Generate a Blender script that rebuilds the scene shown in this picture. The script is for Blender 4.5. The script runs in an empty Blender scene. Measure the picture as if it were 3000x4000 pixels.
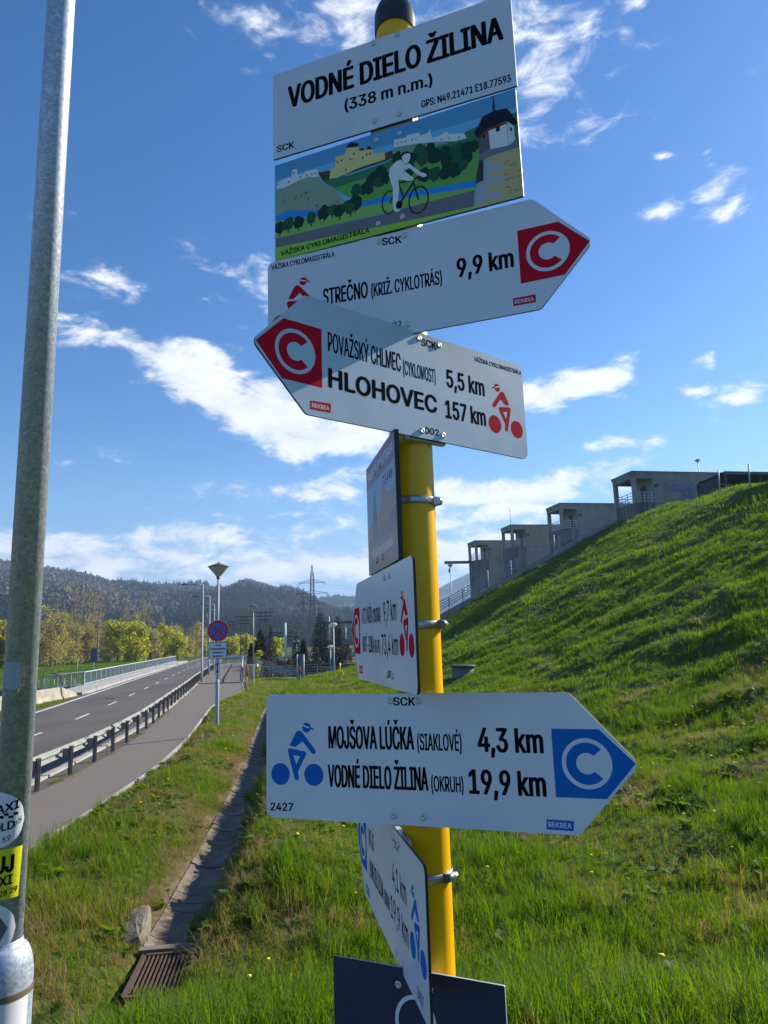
import bpy, math, random
import numpy as np
from mathutils import Vector, Matrix

random.seed(7)
rng = np.random.default_rng(11)
scene = bpy.context.scene
COL = scene.collection
rad = math.radians

# ------------------------------------------------------------------ camera
FPX, PITCH, ROLL = 2722.3, 0.1809, -0.0328          # focal length in photo pixels (3000 x 4000)
cF = np.array([0, math.cos(PITCH), math.sin(PITCH)])
cU0 = np.array([0, -math.sin(PITCH), math.cos(PITCH)])
cR0 = np.array([1.0, 0, 0])
cR = math.cos(ROLL)*cR0 + math.sin(ROLL)*cU0
cU = -math.sin(ROLL)*cR0 + math.cos(ROLL)*cU0
cam_d = bpy.data.cameras.new("camera")
cam = bpy.data.objects.new("camera", cam_d)
COL.objects.link(cam)
M = Matrix.Identity(4)
for i in range(3):
    M[i][0], M[i][1], M[i][2] = cR[i], cU[i], -cF[i]
cam.matrix_world = M
cam_d.sensor_fit = 'HORIZONTAL'
cam_d.sensor_width = 36
cam_d.lens = FPX/3000*36
cam_d.clip_start = 0.05
cam_d.clip_end = 20000
scene.camera = cam

def ray(X, Y): return cF + cR*(X-1500)/FPX - cU*(Y-2000)/FPX
def gp(X, Y, z=-3.2):
    d = ray(X, Y); return d*z/d[2]
def yp(X, Y, y):
    d = ray(X, Y); return d*y/d[1]
def zoomer(x0, y0, k): return lambda a, b: (x0+a*k, y0+b*k)
z1 = zoomer(1000, 0, .8439); z2 = zoomer(950, 850, .874); z3 = zoomer(1300, 1650, .497)
z4 = zoomer(1000, 2600, .9644); z5 = zoomer(1200, 3150, .5425); z6 = zoomer(0, 2100, .6028)
z7 = zoomer(700, 2100, .4822); z8 = zoomer(1650, 1750, .8138); zp = zoomer(1050, 300, .6329)
zi = zoomer(1000, 2650, .2411); zs = zoomer(0, 3000, .452); zb = zoomer(0, 2450, .2532)
zr = zoomer(880, 2380, .1808)

# ------------------------------------------------------------------ sun, sky, exposure
SUN_AZ, SUN_EL = rad(56.5), rad(31)
sun_d = bpy.data.lights.new("sun", 'SUN')
sun_d.energy = 4.6
sun_d.angle = rad(0.55)
sun_d.color = (1.0, 0.93, 0.82)
sun = bpy.data.objects.new("sun", sun_d)
COL.objects.link(sun)
sdir = Vector((math.sin(SUN_AZ)*math.cos(SUN_EL), math.cos(SUN_AZ)*math.cos(SUN_EL), math.sin(SUN_EL)))
sun.rotation_euler = sdir.to_track_quat('Z', 'Y').to_euler()
sun.location = sdir*60

scene.view_settings.view_transform = 'Standard'
scene.view_settings.look = 'None'
scene.view_settings.exposure = 0.95
scene.view_settings.gamma = 1.0
scene.view_settings.use_curve_mapping = False
scene.render.engine = 'CYCLES'
scene.cycles.use_denoising = True
scene.cycles.max_bounces = 6
scene.cycles.transparent_max_bounces = 8
scene.cycles.caustics_reflective = False
scene.cycles.caustics_refractive = False

world = bpy.data.worlds.new("World")
scene.world = world
world.use_nodes = True
def build_world():
    nt = world.node_tree; N = nt.nodes; L = nt.links
    N.clear()
    out = N.new('ShaderNodeOutputWorld'); bg = N.new('ShaderNodeBackground')
    sky = N.new('ShaderNodeTexSky'); sky.sky_type = 'NISHITA'; sky.sun_disc = False
    sky.sun_elevation = SUN_EL; sky.sun_rotation = SUN_AZ
    sky.air_density = 1.0; sky.dust_density = 0.15; sky.ozone_density = 1.6; sky.altitude = 340
    hsv = N.new('ShaderNodeHueSaturation'); hsv.inputs['Saturation'].default_value = 1.36; hsv.inputs['Hue'].default_value = .507
    hsv.inputs['Value'].default_value = 0.70
    L.new(sky.outputs[0], hsv.inputs['Color'])
    tc = N.new('ShaderNodeTexCoord'); sep = N.new('ShaderNodeSeparateXYZ')
    L.new(tc.outputs['Generated'], sep.inputs[0])
    def math_(op, a, b=None, clamp=False):
        n = N.new('ShaderNodeMath'); n.operation = op; n.use_clamp = clamp
        for i, v in enumerate((a, b)):
            if v is None: continue
            if isinstance(v, (int, float)): n.inputs[i].default_value = v
            else: L.new(v, n.inputs[i])
        return n.outputs[0]
    az = math_('ARCTAN2', sep.outputs[0], sep.outputs[1])
    el = math_('ARCSINE', sep.outputs[2])
    comb = N.new('ShaderNodeCombineXYZ'); L.new(az, comb.inputs[0]); L.new(el, comb.inputs[1])
    # warp the blob space so that no outline stays an ellipse
    wn = N.new('ShaderNodeTexNoise'); wn.inputs['Scale'].default_value = 9; wn.inputs['Detail'].default_value = 4
    L.new(comb.outputs[0], wn.inputs['Vector'])
    wsub = N.new('ShaderNodeVectorMath'); wsub.operation = 'SUBTRACT'; wsub.inputs[1].default_value = (.5, .5, .5)
    L.new(wn.outputs['Color'], wsub.inputs[0])
    wmul = N.new('ShaderNodeVectorMath'); wmul.operation = 'MULTIPLY'; wmul.inputs[1].default_value = (.13, .06, 0)
    L.new(wsub.outputs[0], wmul.inputs[0])
    wadd = N.new('ShaderNodeVectorMath'); wadd.operation = 'ADD'
    L.new(comb.outputs[0], wadd.inputs[0]); L.new(wmul.outputs[0], wadd.inputs[1])
    def azel(X, Y):
        d = ray(X*1.8083, Y*1.8083); d = d/np.linalg.norm(d)
        return math.atan2(d[0], d[1]), math.asin(d[2])
    blobs = [  # centre x, y, half width, half height (whole-photo pixels at 1659 wide), tilt (deg), weight
        (285, 745, 120, 38, -14, .95), (430, 820, 170, 60, -18, 1.45), (590, 890, 175, 66, -16, 1.6), (720, 945, 150, 48, -5, 1.5),
        (1250, 822, 130, 40, 4, 1.25), (1180, 850, 110, 40, 0, 1.1),
        (1180, 110, 150, 110, -10, .62), (1120, 40, 170, 70, 0, .62), (720, 10, 240, 70, -5, .62), (540, 15, 90, 50, 0, .5), (1400, 12, 80, 24, -6, .55),
        (640, 1062, 210, 30, 5, .95), (1090, 1060, 270, 42, 2, 1.1), (1000, 1120, 260, 40, 0, .8),
        (340, 1165, 430, 26, 0, .85), (170, 1205, 360, 50, 0, .95), (640, 1225, 420, 50, 0, .95), (1000, 1195, 240, 45, 0, .9),
        (1605, 850, 80, 26, 3, 1.0), (1490, 843, 40, 16, 0, .8), (1525, 778, 22, 14, 0, .7),
        (1450, 330, 26, 9, 0, .8), (1430, 450, 34, 12, 0, .75), (1552, 455, 26, 18, 10, .75), (1548, 405, 46, 30, 20, .45),
        (1365, 968, 95, 16, 3, .8), (515, 1125, 60, 9, 0, .7), (600, 1118, 50, 10, 8, .6), (205, 600, 50, 28, 0, .4),
    ]
    acc = None
    for (X, Y, rx, ry, tilt, w) in blobs:
        a, e = azel(X, Y)
        k = 1/1506
        mp = N.new('ShaderNodeMapping'); mp.vector_type = 'TEXTURE'
        mp.inputs['Location'].default_value = (a, e, 0)
        mp.inputs['Rotation'].default_value = (0, 0, rad(tilt))
        mp.inputs['Scale'].default_value = (rx*k*1.4, ry*k*1.42, 1)
        L.new(wadd.outputs[0], mp.inputs['Vector'])
        ln = N.new('ShaderNodeVectorMath'); ln.operation = 'LENGTH'
        L.new(mp.outputs[0], ln.inputs[0])
        v = math_('MULTIPLY', math_('SUBTRACT', 1.0, ln.outputs['Value']), w)
        acc = v if acc is None else math_('MAXIMUM', acc, v)
    # fair-weather cloud all round, outside the picture as well
    mpn = N.new('ShaderNodeMapping'); mpn.inputs['Scale'].default_value = (1, 1, 2.4)
    L.new(tc.outputs['Generated'], mpn.inputs['Vector'])
    big = N.new('ShaderNodeTexNoise'); big.inputs['Scale'].default_value = 2.6; big.inputs['Detail'].default_value = 3
    mpb = N.new('ShaderNodeMapping'); mpb.inputs['Location'].default_value = (1.9, 7.4, 3.6); L.new(mpn.outputs[0], mpb.inputs['Vector']); L.new(mpb.outputs[0], big.inputs['Vector'])
    gen = math_('MULTIPLY', math_('SUBTRACT', big.outputs['Fac'], .60), 4.0)
    acc = math_('MAXIMUM', acc, math_('MAXIMUM', gen, -1.0))
    fine = N.new('ShaderNodeTexNoise'); fine.inputs['Scale'].default_value = 14; fine.inputs['Detail'].default_value = 9
    fine.inputs['Roughness'].default_value = .62; fine.inputs['Distortion'].default_value = .35
    L.new(mpn.outputs[0], fine.inputs['Vector'])
    dens = math_('ADD', acc, math_('MULTIPLY', math_('SUBTRACT', fine.outputs['Fac'], .56), 2.7))
    mr = N.new('ShaderNodeMapRange'); mr.interpolation_type = 'SMOOTHERSTEP'
    mr.inputs['From Min'].default_value = -.10; mr.inputs['From Max'].default_value = .80
    L.new(dens, mr.inputs['Value'])
    dn = math_('MULTIPLY', mr.outputs[0], .96)
    shade = N.new('ShaderNodeMapRange'); shade.inputs['From Min'].default_value = .35; shade.inputs['From Max'].default_value = .68
    shade.inputs['To Min'].default_value = .78; shade.inputs['To Max'].default_value = 1.04
    L.new(fine.outputs['Fac'], shade.inputs['Value'])
    cc = N.new('ShaderNodeVectorMath'); cc.operation = 'SCALE'; cc.inputs[0].default_value = (4.9, 5.05, 5.35)
    L.new(shade.outputs[0], cc.inputs['Scale'])
    # pale moist air low down, all round the horizon
    hz_ = N.new('ShaderNodeMapRange'); hz_.interpolation_type = 'SMOOTHSTEP'
    hz_.inputs['From Min'].default_value = .30; hz_.inputs['From Max'].default_value = -.02
    hz_.inputs['To Min'].default_value = 0; hz_.inputs['To Max'].default_value = .92
    L.new(el, hz_.inputs['Value'])
    hmix = N.new('ShaderNodeMix'); hmix.data_type = 'RGBA'; L.new(hz_.outputs[0], hmix.inputs[0]); L.new(hsv.outputs[0], hmix.inputs[6]); hmix.inputs[7].default_value = (1.15, 2.05, 3.6, 1)
    mix = N.new('ShaderNodeMix'); mix.data_type = 'RGBA'
    L.new(dn, mix.inputs[0]); L.new(hmix.outputs[2], mix.inputs[6]); L.new(cc.outputs[0], mix.inputs[7])
    L.new(mix.outputs[2], bg.inputs['Color'])
    bg.inputs['Strength'].default_value = 0.12
    L.new(bg.outputs[0], out.inputs[0])
build_world()

# ------------------------------------------------------------------ helpers
def hexc(r, g, b): return (r, g, b, 1.0)
MATS = {}
def pmat(name, col, rough=.6, metal=0., col2=None, vs=4., vd=4, lo=.35, hi=.65, bump=0., bs=40., bd=.01, spec=.5, emis=None, coat=0., stretch=(1, 1, 1), col3=None, vs3=.6, lo3=.5, hi3=.6):
    m = bpy.data.materials.new(name); m.use_nodes = True
    nt = m.node_tree; N = nt.nodes; L = nt.links
    b = N['Principled BSDF']
    b.inputs['Base Color'].default_value = (*col, 1)
    b.inputs['Roughness'].default_value = rough
    b.inputs['Metallic'].default_value = metal
    b.inputs['Specular IOR Level'].default_value = spec
    b.inputs['Coat Weight'].default_value = coat
    g = N.new('ShaderNodeNewGeometry'); mp = N.new('ShaderNodeMapping'); mp.inputs['Scale'].default_value = stretch
    L.new(g.outputs['Position'], mp.inputs['Vector'])
    last = None
    def noise(sc, det):
        n = N.new('ShaderNodeTexNoise'); n.inputs['Scale'].default_value = sc; n.inputs['Detail'].default_value = det
        L.new(mp.outputs[0], n.inputs['Vector']); return n
    def mixc(fac, a, bcol):
        x = N.new('ShaderNodeMix'); x.data_type = 'RGBA'
        L.new(fac, x.inputs[0])
        if isinstance(a, tuple): x.inputs[6].default_value = (*a, 1)
        else: L.new(a, x.inputs[6])
        x.inputs[7].default_value = (*bcol, 1)
        return x.outputs[2]
    def ramp(v, a, c):
        r = N.new('ShaderNodeMapRange'); r.inputs['From Min'].default_value = a; r.inputs['From Max'].default_value = c
        L.new(v, r.inputs['Value']); return r.outputs[0]
    if col2:
        n = noise(vs, vd); last = mixc(ramp(n.outputs['Fac'], lo, hi), col, col2)
    if col3:
        n = noise(vs3, 5); last = mixc(ramp(n.outputs['Fac'], lo3, hi3), last or col, col3)
    if last: L.new(last, b.inputs['Base Color'])
    if bump:
        n = noise(bs, 4); bp = N.new('ShaderNodeBump'); bp.inputs['Strength'].default_value = bump; bp.inputs['Distance'].default_value = bd
        L.new(n.outputs['Fac'], bp.inputs['Height']); L.new(bp.outputs[0], b.inputs['Normal'])
    MATS[name] = m
    return m

def tag(o, label=None, cat=None, group=None, kind=None):
    if label: o['label'] = label
    if cat: o['category'] = cat
    if group: o['group'] = group
    if kind: o['kind'] = kind
    return o
def thing(name, label, cat, loc=(0, 0, 0), group=None):
    o = bpy.data.objects.new(name, None); COL.objects.link(o)
    o.location = loc; o.empty_display_size = .2
    return tag(o, label, cat, group)
def origin(p):
    v = Vector((0, 0, 0))
    while p is not None:
        v = v + p.location; p = p.parent
    return v

class MB:
    def __init__(s): s.v = []; s.f = []; s.m = []; s.sm = []
    def add(s, vs, fs, mi=0, smooth=False):
        b = len(s.v); s.v += [tuple(map(float, p)) for p in vs]
        s.f += [tuple(b+i for i in f) for f in fs]; s.m += [mi]*len(fs); s.sm += [smooth]*len(fs)
        return s
    def box(s, c, d, rz=0., mi=0, ux=None):
        c = np.array(c, float); d = np.array(d, float)/2
        ca, sa = math.cos(rz), math.sin(rz)
        if ux is not None: ca, sa = ux[0], ux[1]
        vs = []
        for sx, sy, sz in ((-1,-1,-1),(1,-1,-1),(1,1,-1),(-1,1,-1),(-1,-1,1),(1,-1,1),(1,1,1),(-1,1,1)):
            x, y, z = sx*d[0], sy*d[1], sz*d[2]
            vs.append((c[0]+x*ca-y*sa, c[1]+x*sa+y*ca, c[2]+z))
        return s.add(vs, [(0,3,2,1),(4,5,6,7),(0,1,5,4),(1,2,6,5),(2,3,7,6),(3,0,4,7)], mi)
    def beam(s, a, b, w, h, mi=0):
        a = np.array(a, float); b = np.array(b, float); d = b-a; l = np.linalg.norm(d)
        if l < 1e-6: return s
        d /= l
        up = np.array([0, 0, 1.]) if abs(d[2]) < .95 else np.array([0, 1., 0])
        r = np.cross(d, up); r /= np.linalg.norm(r); u = np.cross(r, d)
        vs = [p+r*sx*w/2+u*sy*h/2 for p in (a, b) for sx, sy in ((-1,-1),(1,-1),(1,1),(-1,1))]
        return s.add(vs, [(0,1,2,3),(7,6,5,4),(0,4,5,1),(1,5,6,2),(2,6,7,3),(3,7,4,0)], mi)
    def tube(s, pts, r, n=10, mi=0, cap=True, smooth=True):
        pts = [np.array(p, float) for p in pts]
        R = r if hasattr(r, '__len__') else [r]*len(pts)
        rings = []
        prev = None
        for i, p in enumerate(pts):
            d = pts[min(i+1, len(pts)-1)]-pts[max(i-1, 0)]; d /= (np.linalg.norm(d)+1e-9)
            up = np.array([0, 0, 1.]) if abs(d[2]) < .9 else np.array([1., 0, 0])
            if prev is not None:
                up = prev
            a = np.cross(d, up); a /= (np.linalg.norm(a)+1e-9); b = np.cross(a, d); prev = b
            rings.append([p+R[i]*(math.cos(2*math.pi*k/n)*a+math.sin(2*math.pi*k/n)*b) for k in range(n)])
        vs = [q for ring in rings for q in ring]; fs = []
        for i in range(len(pts)-1):
            for k in range(n):
                k2 = (k+1) % n; fs.append((i*n+k, i*n+k2, (i+1)*n+k2, (i+1)*n+k))
        s.add(vs, fs, mi, smooth)
        if cap:
            b = len(s.v)-len(vs)
            s.f += [tuple(b+k for k in reversed(range(n))), tuple(b+(len(pts)-1)*n+k for k in range(n))]
            s.m += [mi]*2; s.sm += [False]*2
        return s
    def lathe(s, c, prof, n=24, mi=0, smooth=True):
        vs = []; fs = []
        for (r, z) in prof:
            for k in range(n):
                a = 2*math.pi*k/n; vs.append((c[0]+r*math.cos(a), c[1]+r*math.sin(a), c[2]+z))
        for i in range(len(prof)-1):
            for k in range(n):
                k2 = (k+1) % n; fs.append((i*n+k, i*n+k2, (i+1)*n+k2, (i+1)*n+k))
        return s.add(vs, fs, mi, smooth)
    def mesh(s, name, mats, off=(0, 0, 0)):
        me = bpy.data.meshes.new(name)
        v = np.array(s.v, float) - np.array(off, float)
        me.from_pydata(v.tolist(), [], s.f)
        for m in (mats if isinstance(mats, (list, tuple)) else [mats]): me.materials.append(m)
        me.polygons.foreach_set('material_index', s.m); me.polygons.foreach_set('use_smooth', s.sm)
        me.update()
        return me
    def build(s, name, mats, parent=None):
        off = origin(parent) if parent is not None else (0, 0, 0)
        o = bpy.data.objects.new(name, s.mesh(name, mats, off)); COL.objects.link(o)
        if parent is not None: o.parent = parent
        return o
def mesh_obj(name, v, f, mats, parent=None, smooth=False):
    me = bpy.data.meshes.new(name); me.from_pydata([tuple(map(float, p)) for p in v], [], f)
    for m in (mats if isinstance(mats, (list, tuple)) else [mats]): me.materials.append(m)
    if smooth: me.polygons.foreach_set('use_smooth', [True]*len(me.polygons))
    o = bpy.data.objects.new(name, me); COL.objects.link(o)
    if parent is not None: o.parent = parent
    return o
def copy_tree(o, parent=None):
    c = o.copy(); COL.objects.link(c); c.parent = parent
    for ch in list(o.children): copy_tree(ch, c)
    return c
def struct(o): return tag(o, kind='structure')

# ------------------------------------------------------------------ materials
WHITE = pmat('sign_white', (.76, .765, .83), .32, col2=(.71, .715, .79), vs=14, bump=.03, bs=600, bd=.0004)
SILVER = pmat('sign_silver', (.54, .64, .74), .32, col2=(.49, .585, .68), vs=20, bump=.05, bs=700, bd=.0004)
EDGE = pmat('sign_edge', (.015, .015, .018), .45)
REDP = pmat('sign_red', (.62, .014, .035), .8, spec=.05)
BLUEP = pmat('sign_blue', (.010, .15, .52), .7, spec=.08)
BLACKP = pmat('print_black', (.008, .008, .010), .9, spec=.02)
DARKBLUE = pmat('panel_navy', (.016, .022, .075), .38, col2=(.022, .03, .09), vs=20, bump=.02, bs=300, bd=.0005)
YELLOW = pmat('post_yellow', (.98, .52, .002), .36, col2=(.94, .46, .002), vs=3, vd=8, lo=.4, hi=.7, coat=.08, spec=.3, bump=.03, bs=180, bd=.001, stretch=(1, 1, .5), col3=(.60, .42, .12), vs3=30, lo3=.66, hi3=.72)
BLACKPL = pmat('cap_black', (.012, .011, .011), .42, col2=(.03, .028, .026), vs=60)
RIVET = pmat('rivet_aluminium', (.62, .62, .62), .35, .75)
STEEL = pmat('clamp_steel', (.55, .54, .52), .32, .9, col2=(.42, .41, .4), vs=60)
BRACKET = pmat('bracket_grey', (.50, .52, .55), .45, .25)
GALV = pmat('galvanised_pole', (.42, .465, .54), .46, .5, col2=(.52, .565, .63), vs=70, vd=6, lo=.45, hi=.62, bump=.05, bs=160, bd=.001, col3=(.42, .48, .58), vs3=5, lo3=.45, hi3=.65)
def add_spangle(m, scale, dark, light):
    nt = m.node_tree; N = nt.nodes; L = nt.links; b = N['Principled BSDF']
    g = N.new('ShaderNodeNewGeometry'); vo = N.new('ShaderNodeTexVoronoi'); vo.inputs['Scale'].default_value = scale
    nz = N.new('ShaderNodeTexNoise'); nz.inputs['Scale'].default_value = scale*.7
    ad = N.new('ShaderNodeVectorMath'); ad.operation = 'MULTIPLY_ADD'; ad.inputs[1].default_value = (.012,)*3
    L.new(nz.outputs['Color'], ad.inputs[0]); L.new(g.outputs['Position'], ad.inputs[2]); L.new(ad.outputs[0], vo.inputs['Vector'])
    sp = N.new('ShaderNodeSeparateColor'); L.new(vo.outputs['Color'], sp.inputs[0])
    mr = N.new('ShaderNodeMapRange'); mr.inputs['To Min'].default_value = dark; mr.inputs['To Max'].default_value = light; L.new(sp.outputs[0], mr.inputs['Value'])
    old = b.inputs['Base Color'].links[0].from_socket
    mu = N.new('ShaderNodeVectorMath'); mu.operation = 'SCALE'; L.new(old, mu.inputs[0]); L.new(mr.outputs[0], mu.inputs['Scale']); L.new(mu.outputs[0], b.inputs['Base Color'])
    mr2 = N.new('ShaderNodeMapRange'); mr2.inputs['To Min'].default_value = .35; mr2.inputs['To Max'].default_value = .65; L.new(sp.outputs[1], mr2.inputs['Value']); L.new(mr2.outputs[0], b.inputs['Roughness'])
add_spangle(GALV, 190, .74, 1.26)
GALVF = pmat('galvanised_far', (.42, .45, .48), .5, .1, col2=(.34, .37, .41), vs=3)
GRAILM = pmat('guardrail_zinc', (.31, .32, .31), .62, .08, col2=(.24, .25, .245), vs=6, stretch=(1, 1, .3))
RAILBLUE = pmat('railing_blue_grey', (.20, .25, .33), .5, .1, col2=(.26, .31, .38), vs=2)
RAILPALE = pmat('railing_pale', (.52, .58, .64), .45, .1)
CONC = pmat('concrete', (.36, .335, .29), .88, col2=(.25, .235, .205), vs=.9, vd=8, lo=.3, hi=.72, bump=.15, bs=6, bd=.03, col3=(.15, .14, .125), vs3=.55, lo3=.55, hi3=.70, stretch=(1, 1, .45))
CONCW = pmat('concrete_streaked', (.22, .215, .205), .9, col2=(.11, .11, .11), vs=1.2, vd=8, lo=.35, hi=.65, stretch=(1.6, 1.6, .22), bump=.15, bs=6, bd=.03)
BARRC = pmat('barrier_concrete', (.42, .38, .31), .9, col2=(.26, .235, .19), vs=1.6, vd=8, bump=.2, bs=14, bd=.02)
KERBC = pmat('kerb_concrete', (.40, .385, .36), .9, col2=(.29, .275, .25), vs=2.5, vd=7, bump=.15, bs=40, bd=.01)
TROUGHC = pmat('trough_concrete', (.20, .158, .118), .92, col2=(.125, .098, .072), vs=4, vd=9, lo=.35, hi=.66, bump=.35, bs=70, bd=.008)
GRATEM = pmat('grate_iron', (.10, .075, .058), .7, .5, col2=(.16, .10, .06), vs=30)
SOIL = pmat('bare_soil', (.085, .055, .036), .95, col2=(.16, .11, .07), vs=9, vd=9, bump=.8, bs=30, bd=.03)
ASPH = pmat('road_asphalt', (.098, .087, .082), .88, col2=(.132, .118, .110), vs=60, vd=4, bump=.3, bs=140, bd=.006, spec=.18, col3=(.080, .072, .068), vs3=.35, lo3=.45, hi3=.7, stretch=(1, .4, 1))
PATHM = pmat('path_asphalt', (.185, .158, .140), .9, col2=(.14, .12, .106), vs=45, vd=6, bump=.3, bs=120, bd=.006, spec=.2, col3=(.16, .136, .12), vs3=.5, lo3=.4, hi3=.6)
MARK = pmat('road_paint', (.62, .61, .58), .75, col2=(.40, .39, .37), vs=3, vd=8, lo=.42, hi=.75)
LAMPSH = pmat('lamp_shade_opal', (.72, .70, .62), .35)
_n = LAMPSH.node_tree; _t = _n.nodes.new('ShaderNodeBsdfTranslucent'); _t.inputs[0].default_value = (.75, .72, .62, 1); _m = _n.nodes.new('ShaderNodeMixShader'); _m.inputs[0].default_value = .5
_n.links.new(_n.nodes['Principled BSDF'].outputs[0], _m.inputs[1]); _n.links.new(_t.outputs[0], _m.inputs[2]); _n.links.new(_m.outputs[0], _n.nodes['Material Output'].inputs[0])
LAMPCAP = pmat('lamp_cap_dark', (.09, .085, .085), .5)
PYLONM = pmat('pylon_steel', (.035, .038, .045), .7, .0)
WOODP = pmat('pole_timber', (.04, .034, .032), .9)
STAKEM = pmat('stake_red', (.33, .055, .03), .7)
STAKEW = pmat('stake_timber', (.32, .24, .16), .8)
HYDR = pmat('hydrant_yellow', (.80, .62, .02), .4)
BARK = pmat('bark', (.11, .085, .065), .95, col2=(.06, .05, .04), vs=2)
BARKP = pmat('bark_pale', (.36, .30, .24), .9, col2=(.22, .18, .14), vs=1.2)
SHEDM = pmat('shed_dark', (.03, .032, .036), .6, col2=(.045, .046, .05), vs=1.5)
ROOFT = pmat('roof_edge_teal', (.07, .11, .12), .55)
BLUELET = pmat('wall_letter_blue', (.12, .16, .33), .8, col2=(.18, .21, .36), vs=2)
STK_W = pmat('sticker_white', (.74, .74, .76), .28)
STK_Y = pmat('sticker_lime', (.60, .72, .02), .28, col2=(.80, .62, .01), vs=8)
STK_G = pmat('sticker_grey', (.12, .12, .13), .3)
SIGNBACK = pmat('sign_back_slate', (.10, .14, .18), .5, .2)
STONE = pmat('stone', (.21, .175, .13), .9, col2=(.13, .105, .078), vs=8, vd=8, bump=.4, bs=30, bd=.02)

def foliage_mat(name, stops, trans=.35, instancer=True, patch=None, rough=.6, spec=.22):
    m = bpy.data.materials.new(name); m.use_nodes = True
    nt = m.node_tree; N = nt.nodes; L = nt.links; N.clear()
    out = N.new('ShaderNodeOutputMaterial')
    at = N.new('ShaderNodeAttribute'); at.attribute_name = 'tint'
    at.attribute_type = 'INSTANCER' if instancer else 'GEOMETRY'
    rp = N.new('ShaderNodeValToRGB')
    while len(rp.color_ramp.elements) < len(stops): rp.color_ramp.elements.new(.5)
    for e, (p, c) in zip(rp.color_ramp.elements, stops): e.position = p; e.color = (*c, 1)
    fac = at.outputs['Fac']
    if patch:
        g = N.new('ShaderNodeNewGeometry'); n = N.new('ShaderNodeTexNoise'); n.inputs['Scale'].default_value = patch[0]; n.inputs['Detail'].default_value = 3
        L.new(g.outputs['Position'], n.inputs['Vector'])
        a = N.new('ShaderNodeMath'); a.operation = 'MULTIPLY_ADD'; a.inputs[1].default_value = patch[1]; a.inputs[2].default_value = -patch[1]*.5
        L.new(n.outputs['Fac'], a.inputs[0])
        b = N.new('ShaderNodeMath'); b.operation = 'ADD'; b.use_clamp = True
        L.new(a.outputs[0], b.inputs[0]); L.new(fac, b.inputs[1]); fac = b.outputs[0]
    L.new(fac, rp.inputs[0])
    pr = N.new('ShaderNodeBsdfPrincipled'); pr.inputs['Roughness'].default_value = rough; pr.inputs['Specular IOR Level'].default_value = spec
    L.new(rp.outputs[0], pr.inputs['Base Color'])
    if trans:
        tr = N.new('ShaderNodeBsdfTranslucent'); hs = N.new('ShaderNodeHueSaturation'); hs.inputs['Value'].default_value = 1.35; hs.inputs['Saturation'].default_value = 1.1
        L.new(rp.outputs[0], hs.inputs['Color']); L.new(hs.outputs[0], tr.inputs[0])
        mx = N.new('ShaderNodeMixShader'); mx.inputs[0].default_value = trans
        L.new(pr.outputs[0], mx.inputs[1]); L.new(tr.outputs[0], mx.inputs[2]); L.new(mx.outputs[0], out.inputs[0])
    else: L.new(pr.outputs[0], out.inputs[0])
    MATS[name] = m
    return m
GRASSM = foliage_mat('grass_blade', [(0, (.30, .22, .11)), (.18, (.25, .225, .045)), (.45, (.125, .205, .016)), (.8, (.085, .17, .012)), (1, (.19, .25, .02))], .55, patch=(.9, .75))
WILLOWM = foliage_mat('willow_leaf', [(0, (.22, .20, .04)), (.4, (.36, .37, .04)), (.75, (.46, .46, .045)), (1, (.54, .52, .06))], .55, instancer=False)
OLIVEM = foliage_mat('budding_twig', [(0, (.26, .20, .125)), (.5, (.34, .295, .10)), (1, (.40, .38, .09))], .55, instancer=False)
SPRUCEM = foliage_mat('spruce_needle', [(0, (.030, .025, .018)), (.4, (.018, .036, .018)), (1, (.035, .065, .030))], .1, instancer=False)
BROWNM = foliage_mat('brown_twig', [(0, (.06, .04, .03)), (.6, (.10, .065, .045)), (1, (.13, .09, .05))], .1, instancer=False)
FORESTM = foliage_mat('hill_wood', [(0, (.030, .048, .026)), (.28, (.055, .075, .034)), (.34, (.135, .105, .080)), (.62, (.165, .128, .095)), (.85, (.185, .16, .10)), (1, (.19, .215, .08))], .12, patch=(.012, .5), spec=0.)

# ------------------------------------------------------------------ terrain
HA = rad(11.8)
US = np.array([math.cos(HA), math.sin(HA)]); AX = np.array([-math.sin(HA), math.cos(HA)])
def st(s, t, z=0.): return np.array([s*US[0]+t*AX[0], s*US[1]+t*AX[1], z])
TR = np.array([(-2.33, 6.9), (-2.42, 8.0), (-2.5, 9.0), (-2.65, 10.3), (-2.75, 11.5), (-2.97, 13.4), (-3.2, 15.5), (-3.62, 19.3), (-4.2, 23), (-4.75, 27), (-5.6, 33), (-6.4, 40), (-6.9, 46)])
PR = np.array([(-5.9, -5), (-5.9, 8), (-5.96, 12), (-6.04, 13.6), (-6.09, 15), (-6.2, 17.2), (-6.45, 20.2), (-7.21, 25.6), (-8.4, 32.0), (-9.6, 38.6), (-9.7, 43), (-10.2, 50), (-12.5, 60.4), (-14.0, 67), (-26.8, 130)])
GR = np.array([(-8.0, 2), (-8.1, 10), (-8.2, 17), (-8.34, 19.04), (-8.77, 22.97), (-9.39, 26.82), (-10.1, 30.7), (-11.3, 36.4), (-12.7, 43.2), (-14.5, 52), (-16.35, 60.5), (-19.5, 76), (-22.7, 91.6), (-28.5, 119.5)])
CL = np.array([(-9.5, -40), (-11.2, 0), (-11.9, 10), (-13.0, 22), (-13.75, 28), (-14.7, 33.7), (-16.25, 41.5), (-17.7, 48.6), (-19.4, 56.8), (-21.0, 64.4), (-22.6, 72.1), (-32.0, 117.5), (-38.5, 150), (-45.5, 187), (-50.5, 225), (-51.5, 255), (-46, 290), (-30, 322), (2, 348), (60, 372)])
def interp_x(P, y): return np.interp(y, P[:, 1], P[:, 0])
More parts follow.
